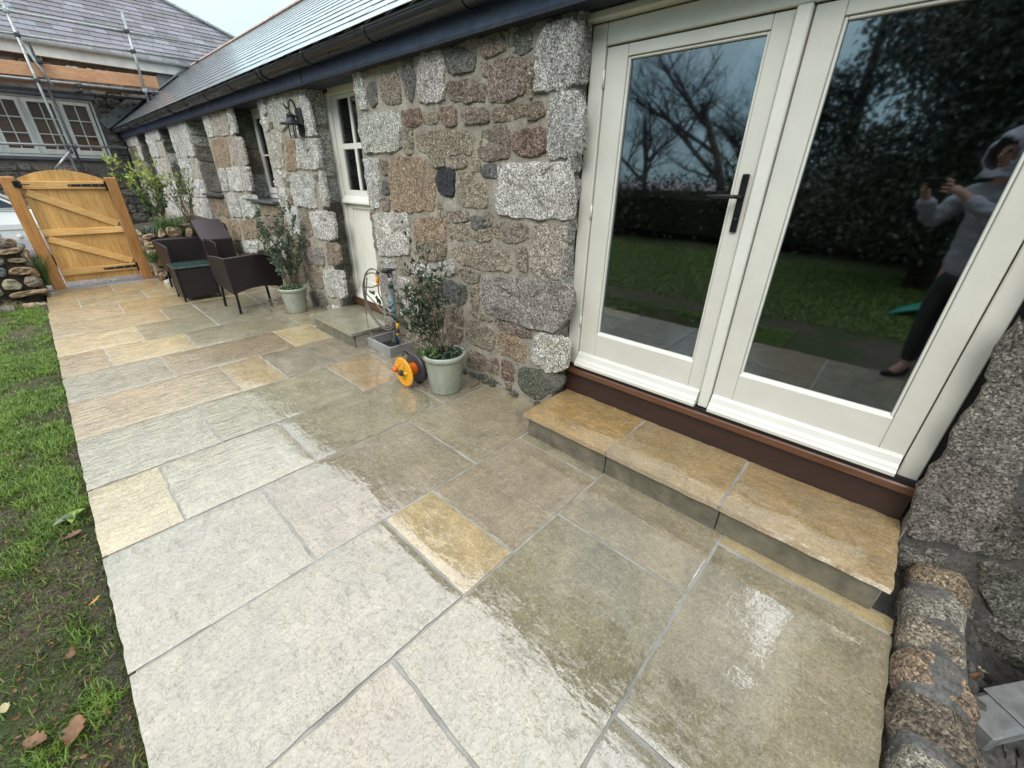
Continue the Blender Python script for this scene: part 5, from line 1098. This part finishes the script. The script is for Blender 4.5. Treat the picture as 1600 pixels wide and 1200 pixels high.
for P in rows(-9.6, -7.96, .0, .64, .09, .14, .14, .28, .014, None, .012):
    mb = MB(); stone_mb(mb, P, (.985, 0, 0), (0, -1, 0), (0, 0, 1), (-1, 0, 0), .06, .014, 2, .24, 20); obj('stone', mb, 'field_stone', bed, smooth=True, color=dst(random.choice('OOBL')))
t = thing('shrub', 'leafy shrub with bright lime green young tips in the left of the raised bed', 'shrub', (1.28, 8.55, .66), 'shrubs in the raised bed')
shrub(t, (1.30, 8.55, .62), 1.0, 13, .34, (-.16, 0), 'leaf_mid', .072, 51, 15, .006, tip='leaf_lime', low=.2)
t = thing('shrub', 'thinner shrub with small green leaves in the right of the raised bed', 'shrub', (1.62, 8.5, .72), 'shrubs in the raised bed')
shrub(t, (1.60, 8.45, .70), .72, 10, .40, (-.04, 0), 'leaf_mid', .045, 57, 13, .006, tip='leaf_lime', low=.25)
tuft('strappy_plant', 'clump of long strappy green leaves spilling over the raised bed', 'plant', (1.27, 8.12, .65), 260, .24, .2, 'leaf_mid', 9, .009, 1.2)
tuft('strappy_plant', 'paler low ground cover at the left end of the raised bed', 'plant', (1.08, 8.2, .63), 200, .12, .14, 'leaf_grey', 10, .009, 1.3)

# ================================================================== neighbouring house
nh = thing('stone_house', 'grey stone house with purple slate roof and white fascia behind the gate', 'house', (-1, 18, 0))
NY = 14.6
mb = MB(); mb.box(-8, -.62, NY, NY+.45, -.1, 3.75); mb.box(1.66, 7.1, NY, NY+.45, -.1, 3.75); mb.box(-.62, 1.66, NY, NY+.45, -.1, 1.70); mb.box(-.62, 1.66, NY, NY+.45, 2.86, 3.75)
mb.box(-8, -7.6, NY+.45, 21, -.1, 3.75); mb.box(6.7, 7.1, NY+.45, 21, -.1, 3.75); mb.box(-8, 7.1, 21, 21.4, -.1, 3.75)
nw = obj('wall', mb, 'mortar_dark', nh)
random.seed(77); cols_ = [(.20, .18, .17), (.26, .23, .20), (.15, .15, .15), (.30, .25, .21), (.22, .185, .15)]
def nblk(u, v): return (-.70 < u < 1.69 and 1.64 < v < 3.05) or v > 3.52 or u > 1.5 and v > 1.3
for P in rows(-1.6, 3.9, .3, 3.5, .14, .24, .16, .42, .014, nblk, .018):
    mb = MB(); stone_mb(mb, P, (0, NY, 0), (1, 0, 0), (0, 0, 1), (0, -1, 0), .045, .018, 2, .24, 18); obj('stone', mb, 'granite', nw, smooth=True, color=jit(random.choice(cols_), .2))
for P in rows(1.72, 3.7, 1.5, 3.4, .14, .24, .16, .36, .012, None, .018):
    mb = MB(); stone_mb(mb, P, (0, NY-.012, 0), (1, 0, 0), (0, 0, 1), (0, -1, 0), .05, .018, 2, .24, 18); obj('stone', mb, 'granite', nw, smooth=True, color=jit(random.choice(cols_), .2))
mb = MB(); rs = random.Random(2)
for i in range(9):
    x = 1.4+i*.17+rs.uniform(-.04, .04); P = [(x, 3.36+rs.uniform(-.03, .04)), (x+.13, 3.34+rs.uniform(-.03, .03)), (x+.16, 3.46), (x+.02, 3.5)]; stone_mb(mb, P, (0, NY-.03, 0), (1, 0, 0), (0, 0, 1), (0, -1, 0), .035, .012, 2, .2, 14)
obj('mortar_patch', mb, 'white_fascia', nh, smooth=True)
mb = MB(); mb.box(-.75, 1.74, NY-.03, NY+.2, 2.87, 3.0, .01); obj('lintel', mb, 'slate_sill', nh)
mb = MB(); mb.box(-.72, 1.74, NY-.06, NY+.2, 1.655, 1.715, .006); obj('window_sill', mb, 'slate_sill', nh)
mb = MB(); mb.box(-.62, 1.66, NY+.13, NY+.15, 1.71, 2.86); obj('blind', mb, 'blind', nh)
mb = MB(); X = [-.60, -.035, .50, 1.06, 1.64]; mb.box(-.62, -.58, NY+.02, NY+.12, 1.717, 2.86); mb.box(1.62, 1.66, NY+.02, NY+.12, 1.717, 2.86); mb.box(-.58, 1.62, NY+.021, NY+.12, 1.717, 1.765); mb.box(-.58, 1.62, NY+.021, NY+.12, 2.815, 2.86)
wf = obj('window_frame', mb, 'window_grey', nh)
X = [-.575, -.03, .515, 1.065, 1.615]
for i in range(4):
    a, b = X[i]+.004, X[i+1]-.004
    if i: mb = MB(); mb.box(X[i]-.018, X[i]+.018, NY+.015, NY+.11, 1.766, 2.814, .003); obj('mullion', mb, 'window_grey', wf)
    a += .018; b -= .018
    mb = MB(); w_ = .065; mb.box(a, a+w_, NY+.0, NY+.08, 1.77, 2.81, .004); mb.box(b-w_, b, NY+.0, NY+.08, 1.77, 2.81, .004); mb.box(a+w_, b-w_, NY+.001, NY+.08, 1.77, 1.87, .003); mb.box(a+w_, b-w_, NY+.001, NY+.08, 2.745, 2.81, .003)
    m_ = (a+b)/2; mb.box(m_-.009, m_+.009, NY+.012, NY+.05, 1.87, 2.745); 
    for z in (2.16, 2.45): mb.box(a+w_, b-w_, NY+.013, NY+.05, z-.009, z+.009)
    s_ = obj('sash', mb, 'window_grey', nh)
    for (c, d) in ((a+w_, m_-.009), (m_+.009, b-w_)):
        for (e, f_) in ((1.87, 2.151), (2.169, 2.441), (2.459, 2.745)):
            mb = MB(); mb.box(c, d, NY+.03, NY+.036, e, f_); obj('pane', mb, 'glass_far', s_)
mb = MB(); mb.box(-8.1, 7.2, NY-.16, NY-.13, 3.57, 3.76, .004); mb.box(-8.1, 7.2, NY-.13, NY, 3.58, 3.60); obj('fascia_board', mb, 'white_fascia', nh)
mb = MB(); P = [(NY-.215+.05*math.cos(R(a)), 3.80+.05*math.sin(R(a))) for a in range(180, 361, 15)]+[(NY-.215+.046*math.cos(R(a)), 3.80+.046*math.sin(R(a))) for a in range(360, 179, -15)]
mb.prism([Vector((-8.1, y, z)) for y, z in P], (11.95, 0, 0)); obj('gutter', mb, 'grey_gutter', nh)
NP = R(35); NO = Vector((0, NY-.20, 3.80)); ND = Vector((0, math.cos(NP), math.sin(NP))); NN = Vector((0, -math.sin(NP), math.cos(NP)))
hip = lambda s: 7.15-s*math.cos(NP)*1.13
mb = MB(); SLN = 4.6
mb.add([NO+ND*0-NN*.03+Vector((-8, 0, 0)), NO-NN*.03+Vector((hip(0), 0, 0)), NO+ND*SLN-NN*.03+Vector((hip(SLN), 0, 0)), NO+ND*SLN-NN*.03+Vector((-8, 0, 0))], [(0, 1, 2, 3)])
e0, e1 = NO+Vector((hip(0), 0, -.02)), NO+ND*SLN+Vector((hip(SLN), 0, -.02)); mb.add([e0, e0+Vector((0, 7.2, 0)), e1+Vector((0, .2, 0)), e1], [(0, 1, 2, 3)])
nr = obj('roof', mb, 'lead', nh)
rs = random.Random(19); sl = []; E2 = .20; c = 0
while c*E2 < 4.3:
    x = hip(c*E2)-.05
    while x > -2.4: w_ = rs.uniform(.20, .34); sl.append((c, x-w_, w_)); x -= w_
    c += 1
sl = [s for s in sl]; sl.sort(key=lambda s: (s[0] if (.2 < s[1] < 5.2) else s[0]+40)); mbs = MB()
for i, s in enumerate(sl):
    g = rs.choice((rs.uniform(.55, .9), rs.uniform(.9, 1.2), rs.uniform(1.1, 1.7))); cc = (.078*g, .08*g*rs.uniform(.95, 1.05), .104*g)
    tgt = MB() if i < 295 else mbs
    slate_geo(tgt, s[0], s[1], s[2], NO, ND, NN, Vector((1, 0, 0)), E2, .014, 1.9, rs)
    if i < 295: obj('slate', tgt, 'slate_far', nr, color=cc)
o = obj('slate_courses', mbs, 'slate_far', nr, color=(.09, .088, .12)); o['kind'] = 'stuff'
mb = MB(); mb.tube([e0+NN*.05, e1+NN*.05], .045, 8); obj('hip_roll', mb, 'lead', nr, smooth=True)

# ================================================================== scaffolding
sc = thing('scaffold', 'galvanised tube scaffold with orange brown boards in front of the neighbouring house', 'scaffold', (.9, 13.4, -.01))
SY = 13.6
def tube_part(name, a, b, r=.024, m_='galv'): mb = MB(); mb.tube([a, b], r, 12); return obj(name, mb, m_, sc, smooth=True)
st_ = [tube_part('standard', (.90, SY-.05, -.01), (.80, SY-.05, 5.0)), tube_part('standard', (2.52, SY-.05, 2.7), (2.56, SY-.05, 4.42)), tube_part('standard', (1.02, SY+.12, -.01), (.96, SY+.12, 3.66), .024, 'galv_dark'), tube_part('standard', (-1.4, SY-.05, -.01), (-1.4, SY-.05, 5.0))]
lg = [tube_part('ledger', (-3, SY, 4.02), (4.3, SY, 4.13)), tube_part('ledger', (-3, SY, 3.66), (4.0, SY, 3.80)), tube_part('ledger', (-3, SY, 2.97), (2.86, SY, 3.07)), tube_part('ledger', (-3, SY, 1.88), (1.86, SY, 1.925), .026), tube_part('ledger', (-3, SY+.25, 2.80), (2.7, SY+.25, 2.93), .024, 'galv_dark')]
tube_part('brace', (.55, SY-.1, 1.46), (.88, SY-.1, 1.80)); tube_part('brace', (.84, SY-.02, 3.66), (1.06, SY-.02, 2.9)); tube_part('brace', (.45, SY-.1, 1.2), (.56, SY-.1, 1.47))
for x in (-2.0, -.2, 1.45, 2.6): tube_part('transom', (x, SY-.2, 2.93), (x, SY+.95, 2.96), .024, 'galv_dark')
mb = MB(); mb.bar((-3, SY+.06, 3.10), (2.83, SY+.06, 3.26), .038, .225, .004); obj('toe_board', mb, 'board_wood', sc, color=(1, 1, 1))
for k in range(3): mb = MB(); mb.bar((-3, SY+.25+.235*k, 2.975), (2.75, SY+.25+.235*k, 3.10), .225, .038, .003); obj('scaffold_board', mb, 'board_wood', sc, color=(1, 1, 1))
for (x, z) in ((.82, 4.07), (.835, 3.72), (.85, 3.02), (2.54, 4.10), (2.54, 3.76), (2.52, 3.06), (.89, 1.90), (.90, 1.80), (1.0, 1.90), (1.0, 3.35), (1.64, 1.92), (1.45, 3.02)):
    mb = MB(); mb.box(x-.04, x+.04, SY-.085, SY+.035, z-.035, z+.035, .012); mb.tube([(x+.03, SY-.10, z), (x+.03, SY-.05, z+.06)], .01, 6); obj('coupler', mb, 'steel' if x in (2.52, .82) else 'galv_dark', sc)

# ================================================================== parked car behind the gate
car = thing('parked_car', 'white car parked behind the left wall and gate', 'car', (-.9, 11.2, 0))
CY0, CY1 = 10.42, 12.1; cx1, cx0 = 1.05, -3.05
def sect(x):   # half profile heights: (bottom, waist, roof)
    t = (x-cx0)/(cx1-cx0)
    waist = .90 if t < .66 else .90-.22*((t-.66)/.34)**1.6
    if t > .95: waist -= .10*((t-.95)/.05)
    return waist
mb = MB(); N = 26; base = 0; secs = []
for i in range(N+1):
    x = cx0+(cx1-cx0)*i/N; w = sect(x); r = .12*max(0, (abs(i-N/2)/(N/2)))**3
    secs.append([(x, CY0+.05+r, .28), (x, CY0+r, .45), (x, CY0-.0+r, .68), (x, CY0+.05+r, w-.04), (x, CY0+.14+r, w), (x, CY1-.14-r, w), (x, CY1-.05-r, w-.04), (x, CY1-r, .68), (x, CY1-r, .45), (x, CY1-.05-r, .28)])
for s in secs: mb.v += s
for i in range(N):
    for k in range(9): mb.f.append((i*10+k, (i+1)*10+k, (i+1)*10+k+1, i*10+k+1))
mb.f.append(tuple(range(10))); mb.f.append(tuple(N*10+k for k in range(10))[::-1]); obj('body', mb, 'car_white', car, smooth=False)
def cabin(mb, o_, zt):
    P0 = [(cx0+.25, .88), (cx0+.62, zt), (cx0+2.25, zt), (cx0+2.92, .90)]
    A = [Vector((x, CY0+.11+(.11 if z > 1 else 0)+o_, z)) for x, z in P0]; B = [Vector((x, CY1-.11-(.11 if z > 1 else 0)-o_, z)) for x, z in P0]
    mb.add(A+B, [(0, 1, 2, 3), (4, 7, 6, 5), (0, 4, 5, 1), (1, 5, 6, 2), (2, 6, 7, 3)])
mb = MB(); cabin(mb, 0, 1.40); obj('greenhouse', mb, 'car_glass', car)
mb = MB(); mb.box(cx0+.60, cx0+2.28, CY0+.21, CY1-.21, 1.392, 1.43, .015); obj('roof', mb, 'car_white', car)
mb = MB()
for a, b in (((cx0+.25, .89), (cx0+.62, 1.40)), ((cx0+1.45, .90), (cx0+1.45, 1.40)), ((cx0+2.93, .90), (cx0+2.25, 1.40))):
    for s in (0, 1): y0_ = (CY0+.105, CY0+.205) if s == 0 else (CY1-.105, CY1-.205); mb.bar((a[0], y0_[0], a[1]), (b[0], y0_[1], b[1]), .05, .03, .004)
obj('pillars', mb, 'car_white', car)
mb = MB(); mb.box(cx0+.3, cx0+2.95, CY0+.035, CY0+.075, .885, .915, .004); obj('window_trim', mb, 'grey_gutter', car)
for x in (cx0+1.45, cx0+2.55): mb = MB(); mb.box(x-.004, x+.004, CY0-.003, CY0+.01, .35, .86); obj('door_gap', mb, 'gasket', car)
mb = MB(); mb.box(cx0+.6, cx0+3.2, CY0-.004, CY0+.004, .60, .612); obj('side_crease', mb, 'grey_gutter', car)
mb = MB(); mb.lathe([(.001, .012), (.03, .01), (.036, 0)], 14, Matrix.Rotation(R(90), 4, 'X'), (-.30, CY0, .50)); obj('side_repeater', mb, 'white_fascia', car, smooth=True)
for x in (cx0+.65, .32):
    for y in (CY0+.0, CY1-.20):
        mb = MB(); mb.lathe([(.17, .0), (.27, .0), (.31, .02), (.315, .1), (.31, .18), (.27, .2), (.17, .2)], 28, Matrix.Rotation(R(-90), 4, 'X'), (x, y-.004, .305)); w_ = obj('wheel', mb, 'tyre', car, smooth=True)
        mb = MB(); mb.lathe([(.001, .03), (.06, .03), (.15, .04), (.18, .015), (.18, .18), (.001, .18)], 24, Matrix.Rotation(R(-90), 4, 'X'), (x, y-.004, .305)); obj('rim', mb, 'steel', w_, smooth=True)

# ================================================================== garden behind the camera, seen in the glass
def leaf_mass(name, centers, n, size, mat, parent, seed, shell=.55):
    rng = np.random.default_rng(seed); C = np.array([c[:3] for c in centers]); Rr = np.array([c[3:6] for c in centers]); wts = Rr.prod(1)**.67; wts /= wts.sum()
    k = rng.choice(len(C), n, p=wts); d = rng.normal(size=(n, 3)); d /= np.linalg.norm(d, axis=1)[:, None]; r = (shell+(1-shell)*rng.random(n))**1.0
    r *= 1+.12*np.sin(d[:, 0]*7+k)*np.cos(d[:, 2]*6+k*2)
    p = C[k]+d*Rr[k]*r[:, None]; a = rng.normal(size=(n, 3)); a /= np.linalg.norm(a, axis=1)[:, None]; b = np.cross(a, rng.normal(size=(n, 3))); b /= np.linalg.norm(b, axis=1)[:, None]
    s = size*rng.uniform(.5, 1.4, n)[:, None]; V = np.stack([p-a*s, p-b*s*.5, p+a*s, p+b*s*.5], 1).reshape(-1, 3).astype(np.float32)
    V[:, 2] = np.maximum(V[:, 2], -.02)
    me = bpy.data.meshes.new(name); me.vertices.add(n*4); me.vertices.foreach_set('co', V.ravel()); me.loops.add(n*4); me.loops.foreach_set('vertex_index', np.arange(n*4, dtype=np.int32)); me.polygons.add(n); me.polygons.foreach_set('loop_start', (np.arange(n)*4).astype(np.int32)); me.materials.append(MT[mat]); me.update(calc_edges=True)
    o = bpy.data.objects.new(name, me); COL.objects.link(o)
    if parent is not None: 
        o.parent = parent
        if parent.name in WL: o.matrix_parent_inverse = Matrix.Translation(-Vector(WL[parent.name]))
    return o
hd = thing('hedge', 'dark bushy hedge across the far side of the lawn', 'hedge', (-8, 2, 0))
rs = random.Random(23); cs = []
for i in range(46): y = -9+i*.52; cs.append((-8+rs.uniform(-.5, .5), y, rs.uniform(.5, .9), rs.uniform(.8, 1.1), rs.uniform(.6, 1.0), rs.uniform(.9, 1.45)))
leaf_mass('foliage', cs, 34000, .05, 'hedge_leaf', hd, 3)
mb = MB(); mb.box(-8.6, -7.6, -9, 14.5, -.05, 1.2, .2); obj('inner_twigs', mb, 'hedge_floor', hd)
ev = [(-5.0, -.35, 4.8, 'broad dark evergreen closest to the patio opposite the right hand French door'), (-9.6, -.2, 6.8, 'tall dense dark evergreen tree opposite the French doors'), (-8.8, -3.4, 6.2, 'wide dark evergreen at the camera side end of the lawn'), (-12.5, 2.2, 7.5, 'highest dark evergreen standing back behind the hedge'), (-10, -7.0, 6.0, 'outermost dark evergreen beyond the lawn')]
for i, (x, y, h, lb) in enumerate(ev):
    t = thing('evergreen_tree', lb, 'tree', (x, y, -.04), 'evergreens beyond the lawn'); mb = MB(); mb.tube([(x, y, -.05), (x+.1, y, h*.4), (x, y+.1, h*.8)], [.22, .16, .05], 10); obj('trunk', mb, 'bark', t, smooth=True)
    cs = [(x+rs.uniform(-1, 1), y+rs.uniform(-1, 1), z, 1.5*(1-.55*z/h)+.3, 1.5*(1-.55*z/h)+.3, .8) for z in np.linspace(.9, h, 14)]; leaf_mass('crown', cs, 42000 if i == 0 else 15000, .042 if i == 0 else .075, 'evergreen', t, 30+i, .35)
def bare_tree(x, y, h, seed, label, lean=(0, 0)):
    rs = random.Random(seed); t = thing('bare_tree', label, 'tree', (x, y, -.04), 'leafless trees beyond the lawn'); mt, mbh = MB(), MB()
    def grow(p, d, L_, r, dep):
        n = 5; pts = [p.copy()]; rr = [r]
        for k in range(n): d = (d+Vector((rs.uniform(-.2, .2), rs.uniform(-.2, .2), rs.uniform(-.05, .12)))).normalized(); p = p+d*L_/n; pts.append(p.copy()); rr.append(r*(1-.5*(k+1)/n))
        (mt if dep == 0 else mbh).tube(pts, rr, 7 if dep < 2 else 4 if dep < 3 else 3, cap=False)
        if dep >= 5: return
        for k in range(5 if dep < 2 else 4 if dep < 4 else 3):
            f_ = rs.uniform(.3, 1); q = pts[int(f_*n)]; a = Vector((rs.uniform(-1, 1), rs.uniform(-1, 1), rs.uniform(-.3, .6))).normalized(); grow(q, (d*.75+a).normalized(), L_*rs.uniform(.5, .78), rr[int(f_*n)]*.62, dep+1)
    grow(Vector((x, y, -.06)), Vector((lean[0], lean[1], 1)).normalized(), h*.45, h*.0165, 0); obj('trunk', mt, 'bark', t, smooth=True); obj('branches', mbh, 'twig_dark', t)
bare_tree(-9.5, 4.2, 8.5, 3, 'spreading leafless tree leaning over the lawn opposite the French doors', (.1, .2))
bare_tree(-13, 8.5, 8, 5, 'leafless tree farther up the garden behind the hedge', (0, -.1)); bare_tree(-15, 5.2, 9, 8, 'most distant leafless tree beyond the garden', (0, .1))
bare_tree(16, 34, 13, 9, 'twiggy leafless tree top showing above the cottage roof', (0, 0))

# ================================================================== the person taking the picture, mirrored in the right door
FH = Vector((.738, .675, 0)).normalized(); SR = Vector((FH.y, -FH.x, 0)); PS = .14
def B(s, f_, z): return SR*(s+PS*min(1, max(0, (-.05-f_)/.25)))+FH*f_+Vector((0, 0, z))
def skin_mesh(name, verts, edges, radii, root=0, sub=2):
    me = bpy.data.meshes.new(name); me.from_pydata([tuple(v) for v in verts], edges, []); o = bpy.data.objects.new(name, me); COL.objects.link(o)
    sm = o.modifiers.new('s', 'SKIN'); sm.use_smooth_shade = True; sk = me.skin_vertices[0].data
    for i, r in enumerate(radii): sk[i].radius = r if isinstance(r, tuple) else (r, r); sk[i].use_root = (i == root)
    if sub: ss = o.modifiers.new('d', 'SUBSURF'); ss.levels = sub; ss.render_levels = sub
    dg = bpy.context.evaluated_depsgraph_get(); m2 = bpy.data.meshes.new_from_object(o.evaluated_get(dg)); COL.objects.unlink(o); bpy.data.objects.remove(o); m2.shade_smooth(); return m2
ps = thing('person', 'person in a pale grey blue hooded jacket holding a phone with both hands', 'person', tuple(B(0, -.40, -.04)))
V_ = [B(0, -.42, .94), B(0, -.41, 1.10), B(0, -.39, 1.28), B(0, -.38, 1.40), B(0, -.355, 1.49), B(0, -.335, 1.57), B(0, -.325, 1.66), B(0, -.33, 1.70)]; E_ = [(i, i+1) for i in range(7)]; R_ = [(.15, .10), (.13, .09), (.15, .10), (.12, .08), .052, (.065, .075), (.075, .088), .05]
for s in (-1, 1):
    b = len(V_); V_ += [B(s*.09, -.42, .86), B(s*.10, -.40, .50), B(s*.105, -.42, .10), B(s*.11, -.30, .02)]; E_ += [(0, b), (b, b+1), (b+1, b+2), (b+2, b+3)]; R_ += [.085, .058, .042, .035]
    b = len(V_); V_ += [B(s*.17, -.37, 1.38), B(s*.25, -.24, 1.20), B(s*.12, -.075, 1.405), B(s*.092, -.045, 1.43)]; E_ += [(3, b), (b, b+1), (b+1, b+2), (b+2, b+3)]; R_ += [.052, .038, .027, (.030, .016)]
me = skin_mesh('body', V_, E_, R_); me.materials.append(MT['skin']); obj('body', None, None, ps, mesh=me)
for s in (-1, 1):
    for k in range(4):
        z = 1.475-k*.022; a = B(s*.092, -.045, z-.012); m1 = B(s*.082, -.020, z); l = (.0, .006, .003, -.006)[k]; m2_ = B(s*(.066-l), -.012, z+.002); m3 = B(s*(.05-l), -.014, z)
        me = skin_mesh('finger', [a, m1, m2_, m3], [(0, 1), (1, 2), (2, 3)], [.0095, .0085, .0078, .0065], 0, 1); me.materials.append(MT['skin']); obj('finger', None, None, ps, mesh=me)
    me = skin_mesh('thumb', [B(s*.095, -.055, 1.42), B(s*.078, -.055, 1.445), B(s*.062, -.048, 1.462)], [(0, 1), (1, 2)], [.012, .010, .008], 0, 1); me.materials.append(MT['skin']); obj('thumb', None, None, ps, mesh=me)
# face
hc = B(0, -.322, 1.635)
for s in (-1, 1): mb = MB(); mb.lathe([(.001, -.012), (.009, -.008), (.012, 0), (.009, .008), (.001, .012)], 10, None, tuple(hc+SR*s*.032+FH*.078+Vector((0, 0, .012)))); obj('eye', mb, 'twig_dark', ps, smooth=True)
mb = MB(); mb.tube([hc+FH*.078+Vector((0, 0, .015)), hc+FH*.10+Vector((0, 0, -.025)), hc+FH*.085+Vector((0, 0, -.032))], [.007, .012, .008], 8); obj('nose', mb, 'skin', ps, smooth=True)
mb = MB(); mb.tube([hc+FH*.078-SR*.022+Vector((0, 0, -.055)), hc+FH*.084+Vector((0, 0, -.053)), hc+FH*.078+SR*.022+Vector((0, 0, -.055))], .005, 6); obj('mouth', mb, 'dead_leaf', ps, smooth=True)
# hooded jacket
V_ = [B(0, -.42, .80), B(0, -.415, 1.0), B(0, -.405, 1.14), B(0, -.39, 1.30), B(0, -.38, 1.41), B(0, -.37, 1.47)]; E_ = [(i, i+1) for i in range(5)]; R_ = [(.185, .125), (.175, .12), (.17, .115), (.18, .12), (.14, .10), (.085, .08)]
for s in (-1, 1): b = len(V_); V_ += [B(s*.18, -.37, 1.385), B(s*.26, -.245, 1.195), B(s*.14, -.105, 1.375)]; E_ += [(4, b), (b, b+1), (b+1, b+2)]; R_ += [.080, .070, .050]
me = skin_mesh('jacket', V_, E_, R_, 0, 3)
for v_ in me.vertices: v_.co += v_.normal*(.016*noise.noise(Vector((v_.co.x*9, v_.co.y*9, v_.co.z*22)))+.007*noise.noise(v_.co*32))
me.update(); me.materials.append(MT['hoodie']); obj('jacket', None, None, ps, mesh=me)
mb = MB(); n1, n2 = 40, 22; hz = {}
for i in range(n1):
    a = 2*math.pi*i/n1
    for j in range(n2+1):
        b = R(-75)+R(164)*j/n2; r = .126+.007*math.sin(a*5+b*4)+.004*math.sin(b*11+a*2); rr_ = r*math.cos(b) if b > R(-35) else r*math.cos(R(-35))+(R(-35)-b)*.03
        d = FH*math.cos(a)+SR*math.sin(a); mb.v.append(tuple(hc+Vector((0, 0, -.008))-FH*.006+d*rr_+Vector((0, 0, r*1.15*math.sin(b)))))
for i in range(n1):
    for j in range(n2):
        a = (i+.5)*360/n1; a = min(a, 360-a); b = -75+164*(j+.5)/n2
        if (a/44)**2+((b+2)/40)**2 < 1: continue
        k = i*(n2+1)+j; k2 = ((i+1) % n1)*(n2+1)+j; mb.f.append((k, k2, k2+1, k+1))
o = obj('hood', mb, 'hoodie', ps, smooth=True); so = o.modifiers.new('thick', 'SOLIDIFY'); so.thickness = .012
V_ = [B(0, -.42, .93), B(0, -.42, .86)]; E_ = [(0, 1)]; R_ = [(.16, .11), (.14, .11)]
for s in (-1, 1): b = len(V_); V_ += [B(s*.09, -.42, .80), B(s*.10, -.40, .50), B(s*.105, -.42, .12)]; E_ += [(1, b), (b, b+1), (b+1, b+2)]; R_ += [.098, .075, .062]
me = skin_mesh('trousers', V_, E_, R_); me.materials.append(MT['trousers']); obj('trousers', None, None, ps, mesh=me)
for s in (-1, 1): me = skin_mesh('boot', [B(s*.105, -.43, .12), B(s*.105, -.43, .03), B(s*.11, -.34, .018), B(s*.115, -.26, .012)], [(0, 1), (1, 2), (2, 3)], [.055, (.05, .045), (.048, .038), (.04, .028)], 0, 1); me.materials.append(MT['gasket']); obj('boot', None, None, ps, mesh=me)
up_ = -down; bk = -fwd; rt = right
M = Matrix((rt, up_, bk)).transposed().to_4x4(); M.translation = Vector((0, 0, CAM_H))+bk*.012
mb = MB(); mb.box(-.074, .074, -.036, .036, -.004, .004, .003, M); o = obj('phone', mb, 'black_metal'); tag(o, 'dark phone held sideways in both hands', 'phone')
mb = MB(); mb.quad((-3.2, -.2, -.03), (-2.7, -.1, -.03), (-2.75, -.45, .10), (-3.1, -.5, .14)); mb.quad((-3.1, -.5, .14), (-2.75, -.45, .10), (-2.7, -.75, -.02), (-3.15, -.8, -.03)); o = obj('green_tarpaulin', mb, 'green_cloth'); so = o.modifiers.new('thick', 'SOLIDIFY'); so.thickness = .01; tag(o, 'crumpled bright green sheet lying on the lawn', 'tarpaulin')
